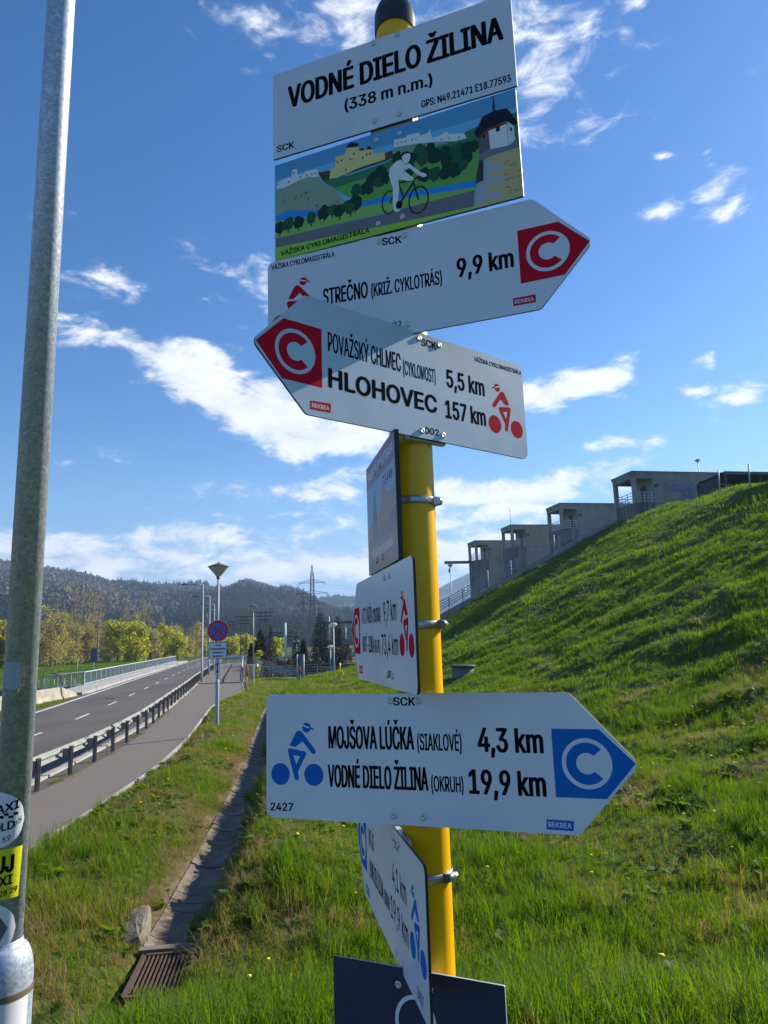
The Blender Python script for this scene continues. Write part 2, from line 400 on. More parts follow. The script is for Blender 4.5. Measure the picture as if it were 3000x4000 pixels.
def offset_line(P, d):
    P = np.array(P, float); T = np.gradient(P, axis=0); T /= np.linalg.norm(T, axis=1)[:, None]
    return P + np.stack([T[:, 1], -T[:, 0]], 1)*d          # + = to the right of travel
def resample(P, step):
    P = np.array(P, float); d = np.r_[0, np.cumsum(np.linalg.norm(np.diff(P, axis=0), axis=1))]
    u = np.arange(0, d[-1], step); return np.stack([np.interp(u, d, P[:, 0]), np.interp(u, d, P[:, 1])], 1)
def smooth_line(P, step=1.0, it=30):
    Q = resample(P, step)
    for _ in range(it):
        R_ = Q.copy(); R_[1:-1] = (Q[:-2]+2*Q[1:-1]+Q[2:])/4; Q = R_
    return Q
PRs = smooth_line(PR, .6, 6); GRs = smooth_line(GR, 1., 12); CLs = smooth_line(CL, 1.5, 25); TRs = smooth_line(TR, .29, 12)
def sstep(a, b, x):
    t = np.clip((x-a)/(b-a), 0, 1); return t*t*(3-2*t)
def vnoise(x, y, seed=0):
    xi = np.floor(x).astype(int); yi = np.floor(y).astype(int); xf = x-xi; yf = y-yi
    def h(a, b):
        n = (a*374761393 + b*668265263 + seed*1442695) & 0x7fffffff
        n = ((n ^ (n >> 13))*1274126177) & 0x7fffffff
        return ((n ^ (n >> 16)) & 0xffff)/65535.
    u = xf*xf*(3-2*xf); v = yf*yf*(3-2*yf)
    return (h(xi, yi)*(1-u)+h(xi+1, yi)*u)*(1-v)+(h(xi, yi+1)*(1-u)+h(xi+1, yi+1)*u)*v
def fbm(x, y, o=4, seed=0):
    s = 0; a = .5
    for i in range(o): s = s+a*vnoise(x*2**i, y*2**i, seed+i*17); a *= .5
    return s
def height(x, y):
    x = np.asarray(x, float); y = np.asarray(y, float)
    s = x*US[0]+y*US[1]; t = x*AX[0]+y*AX[1]
    w = 2.6
    dam = .521*w*np.log1p(np.exp(np.clip((s-9.8)/w, -30, 30)))
    crest = 13.95-np.clip(48-t, 0, 40)*.155
    z = -3.05+np.minimum(dam, crest) - .35*np.exp(-((dam-crest)/.8)**2)
    bump = (fbm(x*.55, y*.55, 4, 3)-.47)*.66+(fbm(x*.16, y*.16, 3, 9)-.45)*.9*sstep(8, 16, s)
    z = z+bump*sstep(1, 7, s)*(1-.85*sstep(52, 60, t))+(fbm(x*1.3, y*1.3, 3, 5)-.47)*.13
    # beyond the stair fence the ground drops to the spillway
    far = sstep(0, .5, t-(65.3-.13*(s-19)))*(s > 7.5)*sstep(8.0, 9.0, s)
    z = z*(1-far)+(-4.2)*far
    # the bank the viewer stands on
    plat = -1.95-.33*np.clip(y-3.9, 0, 3.3)-.02*np.abs(x)-.25*sstep(0, -4, x)+(fbm(x*1.1, y*1.1, 3, 8)-.47)*.12
    plat = np.where(y > 7.2, -9, plat)-4*sstep(6.3, 7.4, y)
    plat = plat-2.2*sstep(-4.2, -7.0, x)
    z = np.maximum(z, plat)
    # verge mound between path and trough
    px = interp_x(PRs, y); tx = interp_x(TRs, y)
    on = (x > px) & (x < tx)
    u = np.clip((x-px)/np.maximum(tx-px, .1), 0, 1)
    m = -3.22+.34*np.sin(np.pi*np.clip(u*1.08, 0, 1))**.8
    z = np.where(on & (y > 3), np.maximum(m+(fbm(x*1.6, y*1.6, 3, 4)-.47)*.12, plat), z)
    # trough bed
    d = np.abs(x-tx); inT = (y > 6.9) & (y < 46)
    z = np.where(inT & (x > tx), z+.42*sstep(.28, .62, d)*(1-sstep(1.2, 3.2, d))*sstep(7.3, 9.8, y), z)
    bed = np.where(d < .27, -3.36, np.where(d < .31, -3.36+(d-.27)*5.5, -3.14+(d-.31)*1.3))
    z = np.where(inT & (d < .9), np.minimum(z, bed), z)
    # path and road bed
    gx = interp_x(GRs, y)
    z = np.where((x <= px+.3) & (y < 125), -3.30, z)
    cx = interp_x(CLs, np.clip(y, -40, 255))
    left = x < cx-5.2
    z = np.where((x < cx+4.5), -3.32, z)
    # low ground beside the bridge on the left, then the meadow bank
    drop = sstep(-6.5, -9.5, x-cx)*sstep(46, 54, y)*sstep(132, 112, y)
    z = z-2.0*drop*(1-sstep(18, 34, -(x-cx))*.9)*left
    dropr = sstep(61.6, 62.2, y)*sstep(96, 90, y)*sstep(-.25, .25, x-interp_x(PRs, y))*sstep(-1.0, -2.2, x+.25*(y-62)*0)
    z = np.where(dropr > 0, np.minimum(z, -3.3-2.6*dropr), z)
    z = np.where(y > 100, np.where(x > interp_x(PRs, np.minimum(y, 130)), -3.3, z), z)
    return z
def axis_grid(lo, hi, near_lo, near_hi, st0, growth):
    g = list(np.arange(near_lo, near_hi+1e-6, st0)); s_ = st0
    while g[-1] < hi: s_ *= growth; g.append(g[-1]+s_)
    s_ = st0; g.reverse()
    while g[-1] > lo: s_ *= growth; g.append(g[-1]-s_)
    g.reverse(); return np.array(g)
gx_ = axis_grid(-6000, 6000, -9, 16, .11, 1.055)
gy_ = axis_grid(-400, 7000, 3.2, 34, .13, 1.045)
XX, YY = np.meshgrid(gx_, gy_)
ZZ = height(XX, YY)
def grid_mesh(name, X, Y, Z, mats, smooth=True):
    ny, nx = X.shape
    v = np.stack([X, Y, Z], -1).reshape(-1, 3).astype(np.float32)
    i = np.arange(nx*ny).reshape(ny, nx)
    q = np.stack([i[:-1, :-1], i[:-1, 1:], i[1:, 1:], i[1:, :-1]], -1).reshape(-1, 4)
    me = bpy.data.meshes.new(name)
    me.vertices.add(len(v)); me.vertices.foreach_set('co', v.ravel())
    me.loops.add(q.size); me.loops.foreach_set('vertex_index', q.ravel().astype(np.int32))
    me.polygons.add(len(q)); me.polygons.foreach_set('loop_start', np.arange(0, q.size, 4, dtype=np.int32))
    me.polygons.foreach_set('use_smooth', np.ones(len(q), bool))
    me.update(calc_edges=True); me.validate()
    me.materials.append(mats)
    o = bpy.data.objects.new(name, me); COL.objects.link(o)
    return o
def ground_material():
    m = bpy.data.materials.new('ground_turf'); m.use_nodes = True
    nt = m.node_tree; N = nt.nodes; L = nt.links; b = N['Principled BSDF']
    g = N.new('ShaderNodeNewGeometry')
    def noise(s, d=6):
        n = N.new('ShaderNodeTexNoise'); n.inputs['Scale'].default_value = s; n.inputs['Detail'].default_value = d
        L.new(g.outputs['Position'], n.inputs['Vector']); return n.outputs['Fac']
    def mx(fac, lo, hi, a, c):
        r = N.new('ShaderNodeMapRange'); r.inputs['From Min'].default_value = lo; r.inputs['From Max'].default_value = hi
        L.new(fac, r.inputs['Value']); x = N.new('ShaderNodeMix'); x.data_type = 'RGBA'; L.new(r.outputs[0], x.inputs[0])
        for sk, cc in ((6, a), (7, c)):
            if isinstance(cc, tuple): x.inputs[sk].default_value = (*cc, 1)
            else: L.new(cc, x.inputs[sk])
        return x.outputs[2]
    c = mx(noise(1.3), .38, .62, (.052, .095, .012), (.085, .12, .018))
    c = mx(noise(14, 8), .42, .66, c, (.045, .06, .015))
    c = mx(noise(.8, 8), .60, .70, c, (.11, .085, .045))
    L.new(c, b.inputs['Base Color']); b.inputs['Roughness'].default_value = .95; b.inputs['Specular IOR Level'].default_value = .1
    bp = N.new('ShaderNodeBump'); bp.inputs['Strength'].default_value = .9; bp.inputs['Distance'].default_value = .06
    L.new(noise(22, 8), bp.inputs['Height']); L.new(bp.outputs[0], b.inputs['Normal'])
    return m
GROUNDM = ground_material()
struct(grid_mesh('ground', XX, YY, ZZ, GROUNDM))

def strip(name, A, B, za, zb, mat, parent=None):
    n = min(len(A), len(B)); v = []; f = []
    for i in range(n):
        v.append((A[i][0], A[i][1], za)); v.append((B[i][0], B[i][1], zb))
    for i in range(n-1): f.append((2*i, 2*i+1, 2*i+3, 2*i+2))
    return mesh_obj(name, v, f, mat, parent)
def solid_strip(name, A, B, z0, z1_, mat):
    v = []; f = []
    n = min(len(A), len(B))
    for i in range(n):
        v += [(A[i][0], A[i][1], z0), (A[i][0], A[i][1], z1_), (B[i][0], B[i][1], z1_), (B[i][0], B[i][1], z0)]
    for i in range(n-1):
        a, b = 4*i, 4*i+4
        f += [(a, a+1, b+1, b), (a+1, a+2, b+2, b+1), (a+2, a+3, b+3, b+2)]
    f += [(3, 2, 1, 0), (4*n-4, 4*n-3, 4*n-2, 4*n-1)]
    return mesh_obj(name, v, f, mat)
# road and markings
struct(strip('road', offset_line(CLs, -3.55), offset_line(CLs, 3.74), -3.208, -3.208, ASPH))
mk = MB()
def mark_strip(P, off, w, y0, y1):
    Q = offset_line(P, off); A = offset_line(P, off-w/2); B = offset_line(P, off+w/2)
    idx = [i for i in range(len(Q)) if y0 <= Q[i][1] <= y1]
    return A[idx[0]:idx[-1]+1], B[idx[0]:idx[-1]+1]
a, b = mark_strip(CLs, -3.12, .22, 8, 260); struct(strip('edge_line', a, b, -3.204, -3.204, MARK))
a, b = mark_strip(CLs, 3.02, .14, 121, 260); struct(strip('edge_line', a, b, -3.204, -3.204, MARK))
Cf = resample(CL, .25); dl = np.r_[0, np.cumsum(np.linalg.norm(np.diff(Cf, axis=0), axis=1))]
Cf = smooth_line(CL, .25, 300)
y_start = 18.6
while y_start < 140:
    i0 = int(np.argmin(np.abs(Cf[:200000, 1]-y_start))); seg = Cf[i0:i0+12]
    struct(strip('lane_dash', offset_line(seg, -.065), offset_line(seg, .065), -3.204, -3.204, MARK))
    y_start += 7.55
# kerb and gutter strip beside the guardrail, cycle path
kidx = [i for i in range(len(CLs)) if CLs[i][1] < 118]
struct(solid_strip('kerb', offset_line(CLs, 3.72)[kidx], offset_line(CLs, 3.92)[kidx], -3.6, -3.13, KERBC))
def line_y(P, y0, y1, step):
    ys = np.arange(y0, y1, step); return np.stack([np.interp(ys, P[:, 1], P[:, 0]), ys], 1)
yy = (-4, 61, .7)
struct(strip('verge_strip', np.stack([interp_x(offset_line(CLs, 3.90), np.arange(*yy)), np.arange(*yy)], 1), line_y(GRs, *yy)+np.array([.22, 0]), -3.195, -3.19, pmat('strip_gravel', (.125, .108, .092), .95, col2=(.085, .075, .064), vs=12, bump=.3, bs=60, bd=.01, spec=.15)))
struct(strip('cycle_path', line_y(GRs, *yy)+np.array([.12, 0]), line_y(PRs, *yy), -3.186, -3.182, PATHM))
struct(solid_strip('path_edging', line_y(PRs, *yy)+np.array([.005, 0]), line_y(PRs, *yy)+np.array([.065, 0]), -3.5, -3.150, KERBC))
bl = (60.7, 119, .9)
struct(solid_strip('bridge_walkway', line_y(GRs, *bl)+np.array([-.1, 0]), line_y(PRs, *bl)+np.array([.35, 0]), -3.7, -3.11, PATHM))
bt = MB(); bt.box((-14.45, 60.5, -3.26), (4.2, .45, .34), 0.0); struct(bt.build('bridge_joint', KERBC))
# left walkway on the bridge
li = [i for i in range(len(CLs)) if 52 < CLs[i][1] < 150]
struct(solid_strip('bridge_walkway', offset_line(CLs, -6.1)[li], offset_line(CLs, -3.75)[li], -4.2, -3.04, KERBC))

# ------------------------------------------------------------------ signpost: geometry of the panels on it
POST = np.array([0.0512, 1.2]); LEAN = np.array([.0019, -.003])
def post_at(z): return np.array([POST[0]+LEAN[0]*z, POST[1]+LEAN[1]*z, z])
PBASE = -2.02
signpost = thing('signpost', 'yellow steel cycle route signpost with black cap carrying stacked direction signs', 'signpost', (POST[0], POST[1], PBASE))
post_top = float(yp(1544, 112, 1.2)[2]); cap_top = float(yp(1544, 4, 1.2)[2])
pm = MB(); pm.tube([post_at(PBASE-.4), post_at(post_top)], .038, 40, cap=False); pm.build('post', YELLOW, signpost)
ct = post_at(post_top)
R_ = .0405; cap = MB()
prof = [(R_, -.018)] + [(R_, .0)] + [(R_*math.cos(a), .012+(cap_top-post_top-.012)*math.sin(a)) for a in np.linspace(.0, math.pi/2-.02, 12)]
cap.lathe(ct, prof, 40); cap.build('cap', BLACKPL, signpost)

FONT = None
try:
    import os
    FONT = bpy.data.fonts.load(os.path.join(bpy.utils.system_resource('DATAFILES'), 'fonts', 'Inter.woff2'))
except Exception:
    FONT = None
TCACHE = {}
from mathutils.geometry import tessellate_polygon
def pip(p, L_):
    c = False; n = len(L_)
    for i in range(n):
        a_, b_ = L_[i], L_[i-1]
        if (a_[1] > p[1]) != (b_[1] > p[1]) and p[0] < (b_[0]-a_[0])*(p[1]-a_[1])/(b_[1]-a_[1])+a_[0]: c = not c
    return c
def text_geom(s, bold=.02):
    if s in TCACHE: return TCACHE[s]
    cu = bpy.data.curves.new('lettering', 'FONT'); cu.body = s; cu.size = 1; cu.resolution_u = 4
    if FONT: cu.font = FONT
    cu.fill_mode = 'NONE'
    ob = bpy.data.objects.new('lettering', cu)
    me = bpy.data.meshes.new_from_object(ob)
    n = len(me.vertices); v = np.zeros(n*3); me.vertices.foreach_get('co', v); v = v.reshape(-1, 3)
    nxt = {}
    for e in me.edges: nxt.setdefault(e.vertices[0], []).append(e.vertices[1]); nxt.setdefault(e.vertices[1], []).append(e.vertices[0])
    seen = set(); loops = []
    for i in range(n):        # vertices of one outline follow each other
        if i in seen or i not in nxt: continue
        L_ = [i]; seen.add(i); cur = i
        while True:
            cand = [q for q in nxt[cur] if q not in seen]
            if not cand: break
            q = cur+1 if cur+1 in cand else cand[0]
            L_.append(q); seen.add(q); cur = q
        if len(L_) > 2: loops.append(L_)
    bpy.data.objects.remove(ob); bpy.data.curves.remove(cu); bpy.data.meshes.remove(me)
    P = [v[L_][:, :2] for L_ in loops]
    ar = [float(np.sum(q[:, 0]*np.roll(q[:, 1], -1)-np.roll(q[:, 0], -1)*q[:, 1]))/2 for q in P]
    sg = math.copysign(1, ar[int(np.argmax(np.abs(ar)))])
    outer = [i for i in range(len(P)) if ar[i]*sg > 0]; hole = [i for i in range(len(P)) if ar[i]*sg < 0]
    V = []; F_ = []
    def crosses(Q):
        n_ = len(Q)
        (xa, ya), (xb, yb) = Q.min(0), Q.max(0)
        if n_ > 70 or any(np.min(np.abs(Q-np.array(c_)).sum(1)) > .012 for c_ in ((xa, ya), (xb, ya), (xa, yb), (xb, yb))): return False
        for i in range(n_):
            if abs(Q[i][0]-Q[i-1][0]) < .004 and abs(Q[i][1]-Q[i-1][1]) > .5*(yb-ya): return False      # a stem: not a Z
        wide = [Q[i][1] for i in range(n_) if abs(Q[i][1]-Q[i-1][1]) < .004 and abs(Q[i][0]-Q[i-1][0]) > .8*(xb-xa)]
        if not (any(abs(q-ya) < .004 for q in wide) and any(abs(q-yb) < .004 for q in wide)): return False      # needs a full bar at top and foot
        def o3(a_, b_, c_): return (b_[0]-a_[0])*(c_[1]-a_[1])-(b_[1]-a_[1])*(c_[0]-a_[0])
        for i in range(n_):
            for j in range(i+2, n_):
                if (j+1) % n_ == i: continue
                a_, b_, c_, d_ = Q[i], Q[(i+1) % n_], Q[j], Q[(j+1) % n_]
                if o3(a_, b_, c_)*o3(a_, b_, d_) < -1e-12 and o3(c_, d_, a_)*o3(c_, d_, b_) < -1e-12: return True
        return False
    for o_ in outer:
        if crosses(P[o_]):      # the Z outline overlaps itself: draw it afresh in its own box
            (x0_, y0_), (x1_, y1_) = P[o_].min(0), P[o_].max(0); tk = .115*(y1_-y0_); dg = .165*(y1_-y0_)
            P[o_] = np.array([(x0_, y1_), (x1_, y1_), (x1_, y1_-tk*1.05), (x0_+dg, y0_+tk), (x1_, y0_+tk), (x1_, y0_), (x0_, y0_), (x0_, y0_+tk*1.05), (x1_-dg, y1_-tk), (x0_, y1_-tk)])
        hs = [h for h in hole if pip(P[h][0], P[o_])]
        polys = [[Vector((q[0], q[1], 0)) for q in P[k]] for k in [o_]+hs]
        b = len(V); V += [tuple(q) for pl in polys for q in pl]
        F_ += [tuple(b+i for i in t) for t in tessellate_polygon(polys)]
    TCACHE[s] = (np.array(V), F_); return TCACHE[s]
CAPH = float(text_geom('H', .0)[0][:, 1].max())

def earclip_obj(name, poly, off, mat, parent):
    # flat polygon in panel coordinates
    o = mesh_obj(name, [(p[0], p[1], off) for p in poly], [tuple(range(len(poly)))], mat, parent)
    return o
def embolden(P, f, r, place):
    # heavier strokes: the glyph laid down again a fraction to each side
    V = []; F_ = []
    offs = [(0, 0)]+[(r*math.cos(a_), r*.55*math.sin(a_)) for a_ in np.linspace(0, 2*math.pi, 9)[:-1]] if r > 0 else [(0, 0)]
    for k, (ox, oy) in enumerate(offs):
        b = len(V); V += [place((q[0]+ox, q[1]+oy), k) for q in P]; F_ += [tuple(b+i for i in t) for t in f]
    return V, F_
class Panel:
    """flat plate with vertical axis fixed to the post; local axes u (right), up, n (towards the reader)"""
    def __init__(s, yaw, z, l, off=.05):
        s.n = np.array([-math.sin(yaw), -math.cos(yaw), 0]); s.u = np.array([math.cos(yaw), -math.sin(yaw), 0])
        s.post_c = post_at(z)
        s.c = s.post_c + s.n*off + s.u*l; s.up = np.array([0, 0, 1.])
        s.l = l; s.off = off; s.k = 0
    def loc(s, px):
        d = ray(*px); t = (s.c@s.n)/(d@s.n); P = d*t-s.c
        return np.array([P@s.u, P@s.up])
    def mirror_loc(s, src, px):
        q = src.loc(px); return np.array([-q[0], q[1]])
    def make(s, outline, radius, face, label, thick=.004, edge=None, parent=None):
        par = parent or signpost
        pts = []
        n = len(outline)
        for i in range(n):
            p = np.array(outline[i], float); a = np.array(outline[i-1], float)-p; b = np.array(outline[(i+1) % n], float)-p
            la, lb = np.linalg.norm(a), np.linalg.norm(b); a /= la; b /= lb
            half = math.acos(np.clip(a@b, -1, 1))/2
            r = radius; tl = r/math.tan(half)
            cc = p+(a+b)/np.linalg.norm(a+b)*r/math.sin(half)
            p0, p1 = p+a*tl, p+b*tl
            a0 = math.atan2(*(p0-cc)[::-1]); a1 = math.atan2(*(p1-cc)[::-1])
            da = (a1-a0+math.pi) % (2*math.pi)-math.pi
            for k in range(7): pts.append(cc+r*np.array([math.cos(a0+da*k/6), math.sin(a0+da*k/6)]))
        N = len(pts); v = [(p[0], p[1], 0) for p in pts]+[(p[0], p[1], -thick) for p in pts]
        area = sum(pts[i][0]*pts[(i+1) % N][1]-pts[(i+1) % N][0]*pts[i][1] for i in range(N))
        if area < 0: v = [(p[0], p[1], 0) for p in pts[::-1]]+[(p[0], p[1], -thick) for p in pts[::-1]]
        f = [tuple(range(N)), tuple(range(2*N-1, N-1, -1))]+[(i, N+i, N+(i+1) % N, (i+1) % N) for i in range(N)]
        me = bpy.data.meshes.new('sign_panel'); me.from_pydata(v, [], f)
        for m in (face, edge or EDGE): me.materials.append(m)
        me.polygons.foreach_set('material_index', [0, 1]+[1]*N)
        o = bpy.data.objects.new('sign_panel', me); COL.objects.link(o); o.parent = par
        Mx = Matrix(((s.u[0], 0, s.n[0], s.c[0]), (s.u[1], 0, s.n[1], s.c[1]), (0, 1, 0, s.c[2]), (0, 0, 0, 1)))
        o.matrix_basis = Matrix.Translation(-origin(par)) @ Mx
        o['label'] = label; s.o = o
        return o
    def nexto(s): s.k += 1; return .00004+.000005*s.k
    def poly(s, name, pts, mat): return earclip_obj(name, pts, s.nexto(), mat, s.o)
    def text(s, body, bl, br, tl, mat=None, bold=.03):
        bl, br, tl = map(np.array, (bl, br, tl))
        v, f = text_geom(body, bold)
        x0, x1 = v[:, 0].min(), v[:, 0].max(); dx = (br-bl)/(x1-x0); dy = np.array([0., (tl-bl)[1]])/CAPH
        # baseline follows bl-br
        P = bl[None]+(v[:, :1]-x0)*dx[None]+v[:, 1:2]*dy[None]
        h = s.nexto(); r = bold*1.05*abs((tl-bl)[1])
        V, F_ = embolden(P, f, r, lambda q, k: (q[0], q[1], h+k*4e-7))
        return mesh_obj('lettering', V, F_, mat or BLACKP, s.o)
    def rivet(s, q):
        m = MB(); m.lathe((q[0], q[1], 0), [(.0055, .0004), (.0054, .0014), (.0042, .0022), (.0024, .0024), (.0020, .0012), (.0003, .0010)], 16)
        return m_build_local(m, 'rivet', [RIVET], s.o)
def m_build_local(m, name, mats, parent):
    o = bpy.data.objects.new(name, m.mesh(name, mats)); COL.objects.link(o); o.parent = parent; return o
def bracket(p, h, w=.075, dz=0.):
    # channel between plate and post
    m = MB(); m.box((-p.l, dz, -(p.off-.036+.004)/2-.002), (w, h, p.off-.040), mi=0)
    return m_build_local(m, 'bracket', [BRACKET], p.o)
def ellipse(c, rx, ry, n=32): return [(c[0]+rx*math.cos(2*math.pi*k/n), c[1]+ry*math.sin(2*math.pi*k/n)) for k in range(n)]
def arrow_outline(d, W=.6, H=.2, S=.509):
    if d > 0: return [(-W/2, -H/2), (S-W/2, -H/2), (W/2, 0), (S-W/2, H/2), (-W/2, H/2)]
    return [(W/2, H/2), (W/2-S, H/2), (-W/2, 0), (W/2-S, -H/2), (W/2, -H/2)]

# reference panel: the blue one, whose print layout the other arrow panels share
PB = Panel(.3403, -.1864, .037)
def bq(a, b): return PB.loc(z4(a, b))
def iq(a, b): return PB.loc(zi(a, b))
LOGO_POLY = [bq(1195, 255), bq(1388, 258), bq(1538, 398), bq(1422, 541), bq(1215, 533)]
_c = bq(1340, 397); LOGO_C = _c; LOGO_R = .0355
TORSO = [iq(*p) for p in [(540, 1090), (640, 890), (662, 856), (700, 845), (742, 862), (962, 1160), (972, 1195), (950, 1225), (918, 1224), (895, 1205), (752, 1018), (640, 1115)]]
LEGS = [iq(*p) for p in [(515, 1175), (520, 1145), (548, 1131), (788, 1180), (815, 1200), (816, 1235), (680, 1505), (696, 1600), (690, 1636), (660, 1652), (630, 1640), (618, 1605)]]
HOLE = [iq(*p) for p in [(610, 1243), (712, 1262), (650, 1392)]]
VISOR = [iq(*p) for p in [(868, 782), (940, 818), (934, 845), (862, 812)]]
BAND = [iq(*p) for p in [(745, 745), (890, 798), (882, 822), (738, 768)]]
HEADC = iq(818, 797); WH1 = iq(397, 1548); WH2 = iq(937, 1562)
def wheel_r(): return abs(iq(397+147, 1548)[0]-WH1[0])
WR = wheel_r()*1.03; HR = abs(iq(818+67, 797)[0]-HEADC[0])*1.04
def icon(p, mat, face, sx, shift=(0, 0), k=1.0):
    def T(q): return (sx*q[0]+shift[0], q[1]+shift[1])
    def TT(L_): return [T(q) for q in L_]
    for c_, r_ in ((WH1, WR), (WH2, WR)): p.poly('cyclist_symbol', ellipse(T(c_), r_, r_), mat)
    p.poly('cyclist_symbol', TT(TORSO), mat); p.poly('cyclist_symbol', TT(LEGS), mat); p.poly('cyclist_symbol', TT(HOLE), face)
    p.poly('cyclist_symbol', ellipse(T(HEADC), HR, HR*1.02, 24), mat); p.poly('cyclist_symbol', TT(BAND), face); p.poly('cyclist_symbol', TT(VISOR), mat)
def clogo(p, mat, face, sx, shift=(0, 0)):
    def T(q): return (sx*q[0]+shift[0], q[1]+shift[1])
    p.poly('route_logo', [T(q) for q in LOGO_POLY], mat)
    c = T(LOGO_C); R = LOGO_R
    p.poly('route_logo', ellipse(c, R, R, 48), face)
    a0 = rad(43); pts = [(c[0]+R*.83*math.cos(a), c[1]+R*.83*math.sin(a)) for a in np.linspace(a0, 2*math.pi-a0, 36)]
    a1 = rad(47); pts += [(c[0]+R*.42*math.cos(a), c[1]+R*.42*math.sin(a)) for a in np.linspace(2*math.pi-a1, a1, 28)]
    # ring as quads
    h = p.nexto(); n = 36; v = []; f = []
    for a_, b_ in zip(np.linspace(a0, 2*math.pi-a0, n), np.linspace(a1, 2*math.pi-a1, n)):
        v += [(c[0]+R*.83*math.cos(a_), c[1]+R*.83*math.sin(a_), h), (c[0]+R*.42*math.cos(b_), c[1]+R*.42*math.sin(b_), h)]
    for i in range(n-1): f.append((2*i, 2*i+2, 2*i+3, 2*i+1))
    mesh_obj('route_logo', v, [q[::-1] for q in f], mat, p.o)
def rekrea(p, q, mat):
    p.poly('maker_badge', q, mat)
    bl, br, tr, tl = [np.array(t) for t in q]
    p.text('REKREA', bl+(br-bl)*.08+(tl-bl)*.25, bl+(br-bl)*.92+(tl-bl)*.25, bl+(br-bl)*.08+(tl-bl)*.75, WHITE, .035)

# ---- blue arrow panel
p = PB
p.make(arrow_outline(1), .013, WHITE, 'white arrow panel pointing right with blue cyclist, MOJSOVA LUCKA 4,3 km and VODNE DIELO ZILINA 19,9 km'.replace('MOJSOVA LUCKA', 'MOJŠOVA LÚČKA').replace('VODNE', 'VODNÉ').replace('ZILINA', 'ŽILINA'))
icon(p, BLUEP, WHITE, 1); clogo(p, BLUEP, WHITE, 1)
p.text('SCK', bq(558, 161), bq(644, 162), bq(558, 129), bold=.055)
p.text('MOJŠOVA LÚČKA', bq(296, 334), bq(639, 340), bq(295, 246), bold=.030)
p.text('(SIAKLOVÉ)', bq(655, 342), bq(833, 346), bq(655, 276), bold=.022)
p.text('4,3 km', bq(903, 347), bq(1162, 354), bq(903, 253), bold=.045)
p.text('VODNÉ DIELO ŽILINA', bq(294, 490), bq(697, 506), bq(293, 402), bold=.030)
p.text('(OKRUH)', bq(712, 509), bq(841, 514), bq(712, 447), bold=.022)
p.text('19,9 km', bq(867, 517), bq(1174, 530), bq(867, 422), bold=.045)
p.text('2427', bq(60, 586), bq(150, 589), bq(60, 555), bold=.055)
rekrea(p, [bq(1177, 663), bq(1287, 671), bq(1288, 630), bq(1177, 622)], BLUEP)
for q in ((543, 142), (657, 142), (558, 607), (677, 613)): p.rivet(bq(*q))
bracket(p, .19)
# ---- HLOHOVEC panel
p = PH = Panel(-.6783, .433, -.0415)
def hq(a, b): return PH.loc(z2(a, b))
p.make([(a_, b_*.965) for a_, b_ in arrow_outline(-1)], .013, SILVER, 'silver arrow panel pointing left, HLOHOVEC 157 km and POVAŽSKÝ CHLMEC 5,5 km, red cyclist')
icon(p, REDP, SILVER, -1, (-.001, -.010)); clogo(p, REDP, SILVER, -1)
p.text('SCK', hq(797, 571), hq(862, 587), hq(797, 541), bold=.055)
p.text('VÁŽSKA CYKLOMAGISTRÁLA', hq(1034, 641), hq(1243, 704), hq(1034, 622), bold=.04)
p.text('POVAŽSKÝ CHLMEC', hq(380, 596), hq(705, 689), hq(380, 512), bold=.018)
p.text('(CYKLOMOST)', hq(716, 700), hq(861, 741), hq(716, 638), bold=.012)
p.text('5,5 km', hq(912, 755), hq(1078, 798), hq(912, 680), bold=.045)
p.text('HLOHOVEC', hq(385, 756), hq(865, 874), hq(385, 674), bold=.06)
p.text('157 km', hq(907, 893), hq(1084, 931), hq(909, 817), bold=.045)
p.text('002', hq(813, 964), hq(875, 976), hq(813, 936), bold=.05)
rekrea(p, [hq(300, 855), hq(391, 873), hq(392, 832), hq(300, 817)], REDP)
for q in ((785, 540), (875, 571), (800, 953), (892, 973)): p.rivet(hq(*q))
bracket(p, .20, .085)
# ---- STRECNO panel
p = PS = Panel(.3522, .6246, .0394)
def sq(a, b): return PS.loc(z2(a, b))
p.make(arrow_outline(1), .013, WHITE, 'white arrow panel pointing right, STREČNO 9,9 km, its lower left covered by the silver panel')
icon(p, REDP, WHITE, 1); clogo(p, REDP, WHITE, 1)
p.text('SCK', sq(622, 124), sq(707, 112), sq(621, 93), bold=.055)
p.text('VÁŽSKA CYKLOMAGISTRÁLA', sq(127, 235), sq(408, 174), sq(126, 213), bold=.04)
p.text('STREČNO', sq(359, 390), sq(556, 357), sq(358, 320), bold=.028)
p.text('(KRIŽ. CYKLOTRÁS)', sq(574, 355), sq(888, 296), sq(573, 297), bold=.024)
p.text('9,9 km', sq(960, 266), sq(1207, 219), sq(959, 186), bold=.045)
p.text('002', sq(645, 498), sq(708, 487), sq(645, 472), bold=.03)
rekrea(p, [sq(1207, 396), sq(1308, 378), sq(1307, 342), sq(1206, 362)], REDP)
for q in ((607, 107), (720, 80), (622, 500), (732, 478)): p.rivet(sq(*q))
bracket(p, .19)
